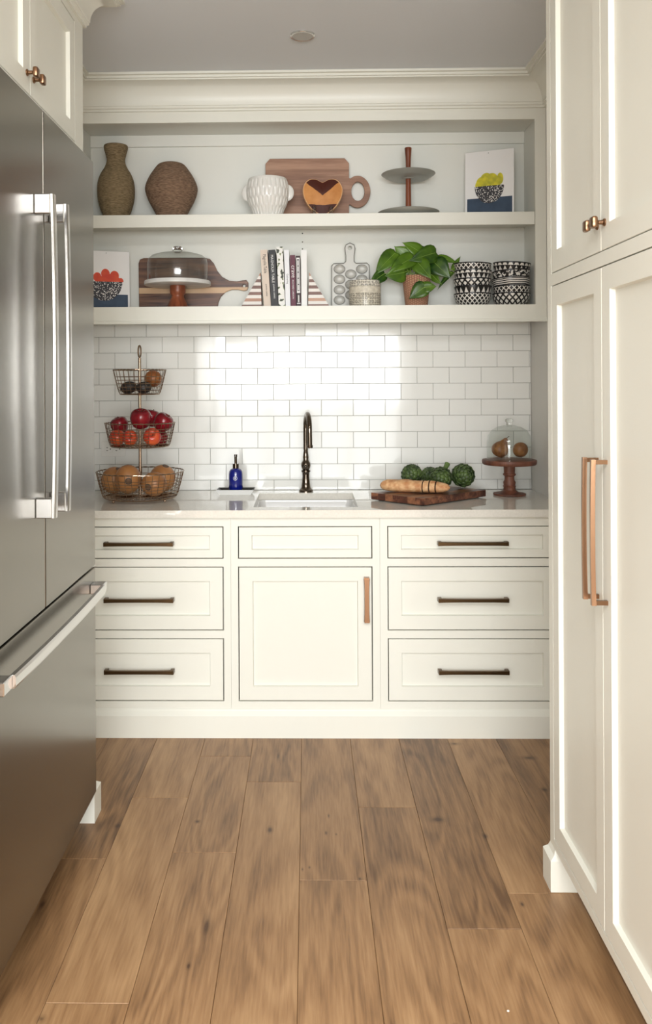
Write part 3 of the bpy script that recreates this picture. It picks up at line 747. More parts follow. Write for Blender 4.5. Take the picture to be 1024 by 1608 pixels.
rope_vase(269.5, 3.885, [(15, 257), (21, 260), (28, 269), (35, 280), (40, 292), (40.5, 301), (36, 315), (29, 328), (24, 338), (22, 345)], Z1, M['rope_brown'], 'squat round brown rope vase with no neck')

# carved white pot
Y = 3.84; cx0 = 420.5; p = smoothp(prof(cx0, Y, [(30, 282), (32, 288), (33.5, 298), (33, 310), (30, 322), (25.5, 332), (22, 341)], Z1), 6)
def dd(a, z, r):
    zt = p[0][1]; k = (zt-z-0.010)/0.040
    if k < 0: return 0
    ph = (a*26/(2*PI) + (0.5 if int(k) % 2 else 0)) % 1
    v = max(0, 1-abs(ph-0.5)/0.24); q_ = math.sin(PI*(k % 1))
    return -0.0036*v**0.7*min(1, 1.8*q_) if q_ > 0 else 0
t_ = thing('handled_pot', 'white carved ceramic pot with two ear handles, before the large board', 'pot', (at(cx0, 310, Y).x, Y, Z1))
zt = p[0][1]; rr = p[0][0]
part('body', lathe([(rr-0.007, zt-0.002), (rr-0.003, zt+0.001), *dense(p, 0.003), (0, 0)], 208, disp=dd), M['ceramic'], t_, smooth=True)
part('inside', lathe([(rr-0.0065, zt-0.0015), (rr-0.008, zt-0.06), (0, zt-0.07)], 40), M['ceramic'], t_, smooth=True)
for s in (-1, 1):
    bm = bmesh.new(); sphere(bm, (s*0.087, 0, at(cx0, 303, Y).z-Z1), 0.034, (0.95, 0.24, 1.12), 20, 14)
    part('ear_handle', bm, M['ceramic'], t_, smooth=True)

def plate_px(pts, Y, z0, cx0):
    "photo outline -> local (x, z) relative to base point"
    bx = at(cx0, 330, Y).x; return [(at(x, y, Y).x-bx, max(0.0, at(x, y, Y).z-z0)) for x, y in pts]
# big chamfered board
Y = 3.975; cx0 = 483
out = plate_px([(417.5, 350), (417, 258), (424, 250), (541, 249), (548, 257), (548, 280)] + [(561.5+20*math.cos(a_), 301.5+25*math.sin(a_)) for a_ in [math.radians(-125+250*k/30) for k in range(31)]] + [(548, 322), (548, 350)], Y, Z1, cx0)
hole = plate_px([(562+10.5*math.cos(a), 301+15*math.sin(a)) for a in [2*PI*k/22 for k in range(22)]], Y, Z1, cx0)
single('cutting_board', shape2d([out, hole], 0.018, 0.002), M['board_walnut'], 'large walnut board with clipped corners and loop handle, behind the pot', 'cutting board', (at(cx0, 330, Y).x, Y, Z1), (0, 0, 0))

# heart bowl
Y = 3.86; cx0 = 506.5; bx = at(cx0, 330, Y).x
t_ = thing('heart_bowl', 'two-tone heart-shaped wooden bowl propped on a clear stand', 'bowl', (bx, Y, Z1))
hp = [(506.5, 288), (497, 283.5), (487, 283), (479, 289), (475.5, 299), (477, 311), (483, 323), (491, 332), (500, 338), (506.5, 340), (513, 338), (522, 332), (530, 323), (536, 311), (538, 299), (534, 289), (526, 283), (516, 283.5)]
H = plate_px(hp, Y, Z1, cx0); H = [(a, b) for a, b in H]
Hs = [(v.x, v.y) for v in catmull([Vector(h) for h in H], 3, True)]
hcx = sum(a for a, b in Hs)/len(Hs); hcz = sum(b for a, b in Hs)/len(Hs)
part('rim', shape2d([Hs], 0.05, 0.004), M['pale_rim'], t_)
def hclip(y0, y1, side):
    return [(a, b) for a, b in Hs]
def heart_layer(scale, dep, bulge, zsel, m, name):
    bm = bmesh.new(); n = len(Hs); rings_ = []
    for k in range(7):
        s = scale*(1-k/6); y = -dep-bulge*math.sin(PI/2*k/6)
        if s < 1e-6: rings_.append([bm.verts.new((hcx, y, hcz))])
        else: rings_.append([bm.verts.new((hcx+(a-hcx)*s, y, hcz+(b-hcz)*s)) for a, b in Hs])
    for a, b in zip(rings_, rings_[1:]):
        for k in range(n):
            if len(b) == 1: f = bm.faces.new((a[k], a[(k+1) % n], b[0]))
            else: f = bm.faces.new((a[k], a[(k+1) % n], b[(k+1) % n], b[k]))
    part(name, bm, m, t_, smooth=True)
# wood figure with dark heartwood above and below a honey band
def heartmat():
    m, t, p_ = nt('heart_bowl_wood'); N = t.nodes
    tc = N.new('ShaderNodeTexCoord'); sp = N.new('ShaderNodeSeparateXYZ'); link(t, tc.outputs['Object'], sp.inputs[0])
    def ma(op, a, b, c=None):
        n = N.new('ShaderNodeMath'); n.operation = op
        for i, x in enumerate((a, b, c)):
            if x is None: continue
            if isinstance(x, (int, float)): n.inputs[i].default_value = x
            else: link(t, x, n.inputs[i])
        return n.outputs[0]
    nz = N.new('ShaderNodeTexNoise'); nz.inputs['Scale'].default_value = 25; link(t, tc.outputs['Object'], nz.inputs['Vector'])
    ax_ = ma('ABSOLUTE', ma('SUBTRACT', sp.outputs[0], hcx), 0)
    zz = ma('ADD', sp.outputs[2], ma('MULTIPLY', ma('SUBTRACT', nz.outputs[0], 0.5), 0.012))
    ztop_ = at(506, 310, Y).z-Z1
    upper = ma('GREATER_THAN', zz, ma('MULTIPLY_ADD', ax_, 0.85, ztop_))
    lower = ma('LESS_THAN', zz, ma('MULTIPLY_ADD', ax_, 0.12, at(506, 325, Y).z-Z1))
    k = ma('MAXIMUM', upper, lower)
    mx = N.new('ShaderNodeMix'); mx.data_type = 'RGBA'; link(t, k, mx.inputs[0]); mx.inputs[7].default_value = rgb(74, 32, 20)
    cr = N.new('ShaderNodeValToRGB'); link(t, nz.outputs[0], cr.inputs[0]); cr.color_ramp.elements[0].color = rgb(176, 108, 50); cr.color_ramp.elements[1].color = rgb(222, 160, 96)
    link(t, cr.outputs[0], mx.inputs[6]); link(t, mx.outputs[2], p_.inputs['Base Color']); p_.inputs['Roughness'].default_value = 0.5; p_.inputs['Specular IOR Level'].default_value = 0.25
    return m
heart_layer(0.955, 0.0252, 0.012, None, heartmat(), 'face')
for s in (-1, 1):
    part('stand_prong', B(s*0.038-0.008, s*0.038+0.008, -0.052, 0.03, 0, 0.046, bev=0.003), M['solid_glass'], t_, label='clear stand prong')

# two-tier stand
Y = 3.866; cx0 = 641.5; s = Y/F_PX
t_ = thing('tiered_stand', 'two-tier grey serving stand on a turned wooden post', 'serving stand', (at(cx0, 330, Y).x, Y, Z1))
zof = lambda py: at(cx0, py, Y).z-Z1
R1 = 48*s
part('lower_plate', lathe([(0, 0), (R1*0.55, 0), (R1*0.6, 0.003), (R1*0.97, zof(334.5)-0.004), (R1, zof(334)), (R1*0.97, zof(334)+0.002), (R1*0.7, zof(338)), (0, zof(339))], 56), M['pewter'], t_, smooth=True)
R2 = 42*s
part('upper_plate', lathe([(0, zof(281.5)), (0.028, zof(281.5)), (0.030, zof(280.3)), (R2*0.75, zof(280.3)), (R2*0.79, zof(279.5)), (R2*0.97, zof(274.6)), (R2, zof(273.6)), (R2*0.98, zof(273)), (R2*0.80, zof(277)), (0.0, zof(278))], 56), M['pewter'], t_, smooth=True)
part('post', lathe([(0, zof(338)), (4.6*s, zof(338)), (4.3*s, zof(310)), (4.0*s, zof(275)), (3.8*s, zof(262)), (4.3*s, zof(248)), (5.2*s, zof(238)), (5.6*s, zof(233)), (5*s, zof(232)), (0, zof(232))], 20), M['red_wood'], t_, smooth=True)

# art prints
def ellipse(cu, cv, ru, rv, a0=0, a1=2*PI, n=28): return [(cu+ru*math.cos(a0+(a1-a0)*k/n), cv+rv*math.sin(a0+(a1-a0)*k/n)) for k in range(n+(0 if abs(a1-a0-2*PI) < 1e-6 else 1))]
def art(label, loc, W, Hh, yaw, lean, navy_top, navy, bowl, fruits, ink):
    t_ = thing('art_print', label, 'art print', loc, 'fruit bowl prints on the shelves', (-lean, 0, yaw))
    part('board', B(0, W, -0.004, 0.004, 0, Hh, bev=0.001), M['paper_white'], t_)
    part('navy_band', B(navy[0]*W, navy[1]*W, -0.0048, -0.0041, 0.02*Hh, navy_top*Hh), M['navy'], t_)
    for k, (u, v, ru, rv) in enumerate(fruits):
        b2 = bmesh.new(); e = [(a, max(b_, bowl[2]*Hh)) for a, b_ in ellipse(u*W, v*Hh, ru*W, rv*Hh)]
        vs = [b2.verts.new((a, -0.0050-0.0001*k, b_)) for a, b_ in e]; b2.faces.new(vs)
        bmesh.ops.remove_doubles(b2, verts=b2.verts, dist=1e-6)
        r_ = bmesh.ops.extrude_face_region(b2, geom=list(b2.faces)); 
        for v_ in [x for x in r_['geom'] if isinstance(x, bmesh.types.BMVert)]: v_.co.y += 0.0008
        bmesh.ops.recalc_face_normals(b2, faces=b2.faces)
        part('fruit_shape', b2, ink, t_)
    b2 = bmesh.new(); e = ellipse((bowl[0]+bowl[1])/2*W, bowl[2]*Hh, (bowl[1]-bowl[0])/2*W, (bowl[2]-bowl[3])*Hh, PI, 2*PI, 24)
    vs = [b2.verts.new((a, -0.0062, b_)) for a, b_ in e]; b2.faces.new(vs)
    r_ = bmesh.ops.extrude_face_region(b2, geom=list(b2.faces))
    for v_ in [x for x in r_['geom'] if isinstance(x, bmesh.types.BMVert)]: v_.co.y += 0.001
    bmesh.ops.recalc_face_normals(b2, faces=b2.faces)
    part('bowl_shape', b2, M['speckle'], t_)
    part('nail', sphere(bmesh.new(), (W*0.48, -0.005, Hh*0.965), 0.002, (1, 0.5, 1), 8, 6), M['slot'], t_)
    return t_
a = at(731, 337, 3.925); b = at(808, 337, 3.845)
W_ = math.hypot(b.x-a.x, b.y-a.y)
art('white art print of yellow fruit in a speckled bowl, top right shelf', (a.x, 3.932, Z1+0.0006), W_, 0.312, math.atan2(b.y-a.y, b.x-a.x), math.radians(2.5), 0.30, (0.045, 0.965),
    (0.2, 0.8, 0.475, 0.215), [(0.36, 0.52, 0.13, 0.10), (0.44, 0.56, 0.13, 0.11), (0.55, 0.56, 0.13, 0.10), (0.30, 0.49, 0.09, 0.07), (0.66, 0.52, 0.08, 0.07), (0.72, 0.57, 0.065, 0.085)], M['yellow_ink'])
a = at(133, 484, 3.85); b = at(204, 484, 3.92)
W_ = math.hypot(b.x-a.x, b.y-a.y)
art('white art print of orange fruit in a speckled bowl, beside the refrigerator', (a.x, 3.85, Z2+0.0006), W_, 0.272, math.atan2(b.y-a.y, b.x-a.x), math.radians(2.5), 0.26, (0.03, 0.955),
    (0.03, 0.835, 0.475, 0.15), [(0.28, 0.55, 0.09, 0.08), (0.46, 0.61, 0.095, 0.085), (0.66, 0.58, 0.10, 0.085), (0.80, 0.49, 0.06, 0.055), (0.55, 0.52, 0.13, 0.09), (0.38, 0.50, 0.12, 0.07), (0.70, 0.50, 0.1, 0.06)], M['orange_ink'])

# ================================================================== THINGS ON THE LOWER SHELF
# paddle board
Y = 3.996; cx0 = 290
pp = [(219, 500), (218, 414), (220, 408), (226, 405.5), (280, 405), (322, 405), (330, 407), (336, 414), (341, 425), (349, 435), (360, 441), (372, 442), (381, 440.5), (387, 440), (390, 444), (390, 451), (388, 456), (383, 457), (374, 455), (364, 455), (354, 459), (347, 466), (343, 475), (341, 486), (341, 500)]
out = plate_px(pp, Y, Z2, cx0); hole = plate_px([(383.5+2.4*math.cos(a_), 449+2.4*math.sin(a_)) for a_ in [2*PI*k/14 for k in range(14)]], Y, Z2, cx0)
def zmix(name, z0, z1, ma_, mb_):
    m, t, p_ = nt(name); N = t.nodes
    tc = N.new('ShaderNodeTexCoord'); sp = N.new('ShaderNodeSeparateXYZ'); link(t, tc.outputs['Object'], sp.inputs[0])
    mp = N.new('ShaderNodeMapping'); mp.inputs['Scale'].default_value = (2.5, 20, 26); link(t, tc.outputs['Object'], mp.inputs[0])
    nz = N.new('ShaderNodeTexNoise'); nz.inputs['Scale'].default_value = 1.6; nz.inputs['Detail'].default_value = 5; nz.inputs['Distortion'].default_value = 1; link(t, mp.outputs[0], nz.inputs['Vector'])
    c1 = N.new('ShaderNodeValToRGB'); c1.color_ramp.elements[0].position = 0.35; c1.color_ramp.elements[1].position = 0.7; c1.color_ramp.elements[0].color, c1.color_ramp.elements[1].color = ma_; link(t, nz.outputs[0], c1.inputs[0])
    c2 = N.new('ShaderNodeValToRGB'); c2.color_ramp.elements[0].color, c2.color_ramp.elements[1].color = mb_; link(t, nz.outputs[0], c2.inputs[0])
    g1 = N.new('ShaderNodeMath'); g1.operation = 'COMPARE'; g1.inputs[1].default_value = (z0+z1)/2; g1.inputs[2].default_value = (z1-z0)/2; link(t, sp.outputs[2], g1.inputs[0])
    mx = N.new('ShaderNodeMix'); mx.data_type = 'RGBA'; link(t, g1.outputs[0], mx.inputs[0]); link(t, c1.outputs[0], mx.inputs[6]); link(t, c2.outputs[0], mx.inputs[7])
    link(t, mx.outputs[2], p_.inputs['Base Color']); p_.inputs['Roughness'].default_value = 0.42; return m
pm = zmix('paddle_walnut', at(290, 461, Y).z-Z2, at(290, 452, Y).z-Z2, (rgb(66, 38, 28), rgb(134, 92, 66)), (rgb(196, 156, 118), rgb(224, 190, 150)))
single('paddle_board', shape2d([out, hole], 0.016, 0.002), pm, 'dark walnut paddle board with pale stripe, behind the glass cake dome', 'cutting board', (at(cx0, 330, Y).x, Y, Z2))

# domed cake stand
Y = 3.835; cx0 = 279; s = Y/F_PX; zof = lambda py: at(cx0, py, Y).z-Z2
t_ = thing('cake_stand', 'marble-top cake stand on wooden foot with clear glass dome', 'cake stand', (at(cx0, 440, Y).x, Y, Z2))
zp = zof(442)
part('plate', lathe([(0, zp-0.019), (0.145*1.0, zp-0.019), (0.1505, zp-0.017), (0.1505, zp-0.003), (0.149, zp), (0, zp)], 64), M['marble'], t_, smooth=True)
part('foot', lathe([(0, zp-0.0195), (12*s, zp-0.0195), (12.5*s, zof(456)), (12*s, zof(461)), (9.5*s, zof(464)), (9.5*s, zof(466)), (13*s, zof(474)), (16*s, zof(481)), (19*s, 0.004), (19*s, 0), (0, 0)], 36), M['red_wood'], t_, smooth=True)
dm = part('glass_dome', lathe([(48*s, zp+0.0005), (48*s, zp+0.004), (47.4*s, zp+0.006), (47.4*s, zof(415)), (46*s, zof(407.5)), (40*s, zof(402)), (28*s, zof(398.5)), (10*s, zof(397)), (0, zof(397))], 64), M['glass'], t_, smooth=True)
part('knob', lathe([(0, zof(397)+0.0005), (5*s, zof(397)+0.0005), (4.5*s, zof(395.5)), (8*s, zof(393)), (8.5*s, zof(390.5)), (6*s, zof(387.5)), (0, zof(386.5))], 24), M['solid_glass'], dm, smooth=True)

# bookends
def bookend(label, pts, Y):
    bx = at(pts[0][0], 480, Y).x; t_ = thing('bookend', label, 'bookend', (bx, Y, Z2), 'striped triangular bookends')
    P_ = [(at(x, y, Y).x-bx, at(x, y, Y).z-Z2) for x, y in pts]; (xa, _), (xb, zt_), (xc, _) = P_
    n = 11; cols = ['strip_brown', 'strip_white', 'strip_tan', 'strip_white', 'strip_brown', 'strip_white', 'strip_brown', 'strip_white', 'strip_brown', 'strip_white', 'strip_tan']
    for k in range(n):
        z0_, z1_ = zt_*k/n, zt_*(k+1)/n
        f0 = z0_/zt_; f1 = min(0.97, z1_/zt_)
        q_ = [(xa+(xb-xa)*f0, z0_), (xc+(xb-xc)*f0, z0_), (xc+(xb-xc)*f1, z1_), (xa+(xb-xa)*f1, z1_)]
        bm = bmesh.new(); fr1 = [bm.verts.new((a_, -0.035, b_)) for a_, b_ in q_]; bk = [bm.verts.new((a_, 0.035, b_)) for a_, b_ in q_]
        for i in range(4): bm.faces.new((fr1[i], fr1[(i+1) % 4], bk[(i+1) % 4], bk[i]))
        bm.faces.new(fr1[::-1]); bm.faces.new(bk); bmesh.ops.recalc_face_normals(bm, faces=bm.faces)
        part('strip', bm, M[cols[k]], t_)
bookend('striped triangular wooden bookend left of the books', [(378.5, 486), (409.8, 430), (411.5, 486)], 3.865)
bookend('striped triangular wooden bookend right of the books', [(483.8, 486), (485.5, 430), (518, 486)], 3.865)

# books
def floral():
    m, t, p_ = nt('floral_book_cover'); N = t.nodes
    tc = N.new('ShaderNodeTexCoord'); v = N.new('ShaderNodeTexNoise'); v.inputs['Scale'].default_value = 48; v.inputs['Detail'].default_value = 1.5; link(t, tc.outputs['Object'], v.inputs['Vector'])
    cr = N.new('ShaderNodeValToRGB'); e = cr.color_ramp.elements; cr.color_ramp.interpolation = 'CONSTANT'
    e[0].color = rgb(36, 40, 30); e[1].position = 0.40; e[1].color = rgb(120, 132, 84); x = e.new(0.44); x.color = rgb(238, 236, 230)
    link(t, v.outputs[0], cr.inputs[0]); link(t, cr.outputs[0], p_.inputs['Base Color']); return m
BK = [  # bottom-left px, bottom-right px, top-left px, top py, material, label, [ (text, size, start fraction from top, colour) ]
    (414.6, 425.6, 409.2, 392, plain('cream_book_cover', rgb(222, 206, 190), 0.6), 'cream book with dark spine title, leaning at the left end', [('Magnolia Table', 0.019, 0.08, 'black_ink', 0.085), ('JOANNA GAINES', 0.009, 0.60, 'black_ink', 0.055)]),
    (426.2, 437.2, 421.6, 392, plain('black_book_cover', rgb(16, 16, 18), 0.5), 'thick black book with white capital letters on the spine', [('MAGNOLIA TABLE', 0.017, 0.09, 'white_ink', 0.125), ('JOANNA GAINES', 0.009, 0.60, 'white_ink', 0.065)]),
    (438.0, 448.0, 434.6, 387, floral(), 'tallest book, white spine with green and black foliage', []),
    (448.8, 456.4, 446.6, 392, plain('white_book_cover', rgb(238, 238, 240), 0.5), 'thin white book with faint grey script, left of the maroon book', [('Gathering', 0.012, 0.42, 'black_ink', 0.045)]),
    (457.2, 465.2, 455.8, 400, plain('maroon_book_cover', rgb(98, 44, 62), 0.55), 'maroon book with white lettering on the spine', [('crave', 0.026, 0.20, 'white_ink', 0.055), ('RICHARD LARSON', 0.010, 0.48, 'white_ink', 0.085)]),
    (465.9, 473.0, 464.8, 401, plain('dark_plum_book_cover', rgb(52, 30, 34), 0.55), 'dark book with a white bordered label down its spine', []),
    (473.6, 482.6, 473.2, 392, plain('plain_white_book_cover', rgb(240, 239, 236), 0.5), 'plain white book at the right end of the row', [])]
Y = 3.80
for bl, br, tl, ty, mt_, lb, txts in BK:
    W_ = (br-bl)*Y/F_PX; lean = math.atan2((bl-tl), (482-ty)); a = at((bl+br)/2, 482, Y)
    h_ = (at(tl, ty, Y).z-Z2)/math.cos(lean)-0.002; dep = 0.165
    t_ = thing('book', lb, 'book', (a.x-0.0003, Y, Z2+abs(math.sin(lean))*W_/2+0.0002), 'row of upright books between bookends', (0, -lean, 0))
    bm = bmesh.new()
    box(bm, -W_/2, W_/2, 0, 0.002, 0, h_); box(bm, -W_/2, -W_/2+0.002, 0.002, dep, 0, h_); box(bm, W_/2-0.002, W_/2, 0.002, dep, 0, h_)
    part('cover', bm, mt_, t_)
    part('pages', B(-W_/2+0.0021, W_/2-0.0021, 0.0022, dep-0.004, 0.003, h_-0.004), M['pages'], t_)
    for s_, sz, f_, ink, wid in txts:
        b2 = text_bm(s_, sz); xs = [v.co.x for v in b2.verts]; w0 = max(xs)-min(xs); k = wid/w0
        ys = [v.co.y for v in b2.verts]; cyy = (max(ys)+min(ys))/2; hk = min(1, W_*0.72/(max(ys)-min(ys)))
        for v in b2.verts:
            x, y, z = (v.co.x-min(xs))*k, (v.co.y-cyy)*hk, v.co.z
            v.co = Vector((y, -0.0003-z, h_*(1-f_)-x))
        part('title', b2, M[ink], t_)
    if 'dark book' in lb:
        part('label_panel', B(-W_*0.36, W_*0.36, -0.0006, -0.0001, h_*0.27, h_*0.96), M['paper_white'], t_)
        fr2 = frame(lambda u, d, z: Vector((u, -0.0011+d, z)), -W_*0.22, W_*0.22, h_*0.31, h_*0.93, [(-W_*0.12, W_*0.12, h_*(0.325+0.12*i), h_*(0.43+0.12*i)) for i in range(5)], 0.0005)
        part('label_lines', fr2, M['black_ink'], t_)
        part('title', B(-W_*0.14, W_*0.14, -0.0006, -0.0001, h_*0.09, h_*0.23), M['pewter'], t_)
        part('title_band', B(-W_*0.4, W_*0.4, -0.0006, -0.0001, h_*0.06, h_*0.075), M['paper_white'], t_)

# egg tray
Y = 3.975; cx0 = 550.5
t_ = thing('egg_tray', 'grey metal egg tray with handle leaning behind the patterned canister', 'egg tray', (at(cx0, 330, Y).x, Y, Z2))
out = plate_px([(521, 500), (521, 418), (524, 414.5), (540, 414), (543, 411), (543, 402), (541.5, 390), (543, 385), (549.5, 382), (556, 385), (557.5, 391), (556, 402), (556, 411), (559, 414), (576, 413.5), (579.5, 417), (580, 440), (580, 500)], Y, Z2, cx0)
hole = plate_px([(549.5+2.8*math.cos(a_), 389.5+2.8*math.sin(a_)) for a_ in [2*PI*k/14 for k in range(14)]], Y, Z2, cx0)
part('tray', shape2d([out, hole], 0.012, 0.0025), M['pewter_tray'], t_)
def off_ring(path, r): return tube(path, r, 6, closed=True)
part('edge_bead', off_ring([(x, -0.006, z+0.001) for x, z in out], 0.0016), M['pewter_edge'], t_, smooth=True)
bx = at(cx0, 330, Y).x
bm = lathe([(1.0, 0.0), (1.0, 0.006), (0.93, 0.0085), (0.86, 0.0065), (0.6, 0.002), (0.3, 0.0008), (0, 0.0006)], 24)
for v in bm.verts: v.co = Vector((v.co.x*0.0255, -v.co.z, v.co.y*0.0205))
wm = mesh('egg_well', bm, M['pewter_tray'], True)
rm = mesh('well_rim', tube([(0.0258*math.cos(a_), -0.0065, 0.0208*math.sin(a_)) for a_ in [2*PI*k/28 for k in range(28)]], 0.0013, 5, closed=True), M['pewter_edge'], True)
for cx1, ys in ((533, (423, 439, 455.5, 471.5)), (550.8, (431, 447, 463.5)), (568, (423, 439, 455.5, 471.5))):
    for y_ in ys:
        q = at(cx1, y_, Y); o = bpy.data.objects.new('egg_well', wm); C.objects.link(o); o.parent = t_; o.location = (q.x-bx, -0.0058, q.z-Z2)
        o2 = bpy.data.objects.new('well_rim', rm); C.objects.link(o2); o2.parent = o

# canister
Y = 3.85; cx0 = 573.3; s = Y/F_PX; zof = lambda py: at(cx0, py, Y).z-Z2; rc = 25*s
t_ = thing('canister', 'beige patterned lidded canister in front of the egg tray', 'canister', (at(cx0, 460, Y).x, Y, Z2))
cream, ln = rgb(222, 214, 196), rgb(92, 86, 74)
part('body', lathe([(0, 0), (rc*0.97, 0), (rc*0.985, 0.004), (rc, 0.02), (rc, zof(463)), (rc*0.99, zof(462.3))], 56), cylpat('meander_relief', 'greek', 30, 62, ln, cream, 0.2), t_, smooth=True)
zb_ = zof(462.3); zt_ = zof(451.5); pr_ = []
for k in range(7):
    z_ = zb_+(zt_-zb_)*k/6; pr_.append((rc*(1.0 if k % 2 else 0.975), z_))
part('ribbed_band', lathe([(rc*0.97, zb_)]+pr_, 56), plain('ribbed_stoneware', cream, 0.5, var=rgb(196, 188, 170), bscale=60), t_, smooth=True)
part('lid', lathe([(rc*0.985, zt_+0.0003), (rc*1.0, zt_+0.001), (rc*0.99, zof(444)), (rc*0.95, zof(441.5)), (rc*0.7, zof(440.5)), (0, zof(440.5))], 56), cylpat('lid_relief', 'greek', 26, 70, ln, rgb(232, 226, 212), 0.0), t_, smooth=True)

# bowls
BW = [(0, 0), (0.054, 0), (0.056, 0.003), (0.066, 0.010), (0.075, 0.021), (0.0805, 0.036), (0.0838, 0.052), (0.0845, 0.058), (0.083, 0.0592), (0.0812, 0.057), (0.0775, 0.036), (0.071, 0.022), (0.055, 0.010), (0, 0.007)]
def bowlmesh(m, n_): return mesh(n_, lathe(smoothp(BW[:9], 3)+smoothp(BW[9:], 3), 56), m, True)
lat = cylpat('lattice_glaze', 'lattice', 22, 42, v0=0.1); tri = cylpat('triangle_glaze', 'triangle', 19, 31, v0=0.34); dia = cylpat('diamond_glaze', 'diamond', 18, 33, v0=0.35)
tri2 = cylpat('small_triangle_glaze', 'triangle', 20, 42, v0=0.2); stp = cylpat('stripe_glaze', 'stripe', 17, 120); scr = cylpat('scribble_glaze', 'scribble', 17, 30)
Y = 3.86
desc = {id(lat): 'white lattice', id(tri): 'bold triangle', id(dia): 'large diamond', id(tri2): 'small triangle', id(stp): 'thin stripe', id(scr): 'scribbled'}
for cx1, lst, side, tl in ((742.3, [lat, tri, dia, tri2, lat], 'left black-and-white stack', -0.03), (803.2, [dia, lat, stp, scr, tri2], 'right black-and-white stack', 0.05)):
    pos = ['bottom', 'second from the bottom', 'middle', 'fourth from the bottom', 'topmost']
    for k, mm in enumerate(lst):
        q = at(cx1, 460, Y)
        f = 0 if k < (2 if tl > 0 else 3) else 1
        o = bpy.data.objects.new('bowl', bowlmesh(mm, 'bowl')); C.objects.link(o)
        o.location = (q.x + (0.0015 if k % 2 else -0.001), Y, Z2+0.0332*k+(0.0012*k if f else 0))
        o.rotation_euler = (0, -tl*f*(1.15 if k == 4 else 1), random.uniform(0, 6))
        tag(o, '%s bowl, %s of the %s' % (desc[id(mm)], pos[k], side), 'bowl', 'black and white bowls stacked on the lower shelf')

# potted plant
Y = 3.88; cx0 = 654; s = Y/F_PX; zof = lambda py: at(cx0, py, Y).z-Z2; bx = at(cx0, 450, Y).x
t_ = thing('potted_plant', 'leafy green heart-leaf plant in a woven basket pot', 'plant', (bx, Y, Z2))
wv = [(17, 500), (17.6, 478), (19.5, 460), (21, 445), (22.2, 436), (22.4, 434)]
part('basket_pot', lathe([(0, 0)]+[(r_, z_+(0)) for r_, z_ in dense([(w_*s, max(0, zof(y_))) for w_, y_ in wv], 0.004)]+[(21*s, zof(435)), (20*s, zof(442)), (0, zof(443))], 60), M['weave'], t_, smooth=True)
part('soil', lathe([(0, zof(440)), (19.8*s, zof(440)), (0, zof(439.5))], 24), M['soil'], t_)
def leaf(b_, t2, wpx, Yb, Yt, nrm_tilt=0.0, curl=0.25):
    pb = at(b_[0], b_[1], Yb)-Vector((bx, Y, Z2)); pt = at(t2[0], t2[1], Yt)-Vector((bx, Y, Z2))
    ax_ = pt-pb; L = ax_.length; ax_.normalize(); side = ax_.cross(Vector((0.0, -1, 0.15))).normalized(); nr = side.cross(ax_).normalized()
    if nr.y > 0: nr = -nr
    side = (Matrix.Rotation(nrm_tilt, 3, ax_) @ side); nr = (Matrix.Rotation(nrm_tilt, 3, ax_) @ nr)
    hw_ = wpx*s/2*1.28; bm = bmesh.new(); N_ = 12
    prf = [(-0.06, 0.0), (-0.09, 0.38), (-0.03, 0.74), (0.1, 0.95), (0.25, 1.0), (0.4, 0.93), (0.55, 0.78), (0.7, 0.56), (0.82, 0.34), (0.92, 0.15), (0.98, 0.05), (1.04, 0.0)]
    rows = []
    for i, (f, w_) in enumerate(prf):
        row = []
        for j in (-2, -1, 0, 1, 2):
            q_ = j/2; ff = f if j else max(f, 0.0)+0.0
            if f < 0.0 and j == 0: ff = 0.02
            if f < 0.0 and abs(j) == 1: ff = f*0.4
            pos_ = pb + ax_*(ff*L) + side*(q_*w_*hw_) + nr*(0.18*hw_*abs(q_)**1.3*w_ - curl*L*max(0, ff)**2*0.5 + curl*L*0.12*math.sin(PI*max(0, ff)))
            row.append(bm.verts.new(pos_))
        rows.append(row)
    for a_, c_ in zip(rows, rows[1:]):
        for k in range(4): bm.faces.new((a_[k], a_[k+1], c_[k+1], c_[k]))
    bmesh.ops.remove_doubles(bm, verts=bm.verts, dist=1e-5)
    o = part('leaf', bm, M['leaf'], t_, smooth=True)
    md = o.modifiers.new('thick', 'SOLIDIFY'); md.thickness = 0.0008
    mv = [pb+ax_*(f*L)+nr*(-curl*L*f*f*0.5+curl*L*0.12*math.sin(PI*f)+0.0007) for f in [0.02+0.9*k/8 for k in range(9)]]
    part('midrib', tube(mv, [0.0011*(1-0.09*k) for k in range(9)], 5), M['leaf_vein'], o, smooth=True)
    # petiole
    root = Vector((random.uniform(-0.03, 0.03), random.uniform(-0.03, 0.02), zof(438)))
    midp = (root+pb)/2+Vector((0, 0, 0.02)) if (pb-root).length > 0.02 else (root+pb)/2
    part('stalk', tube(catmull([root, midp, pb], 5), 0.0016, 6), M['leaf_vein'], t_, smooth=True)
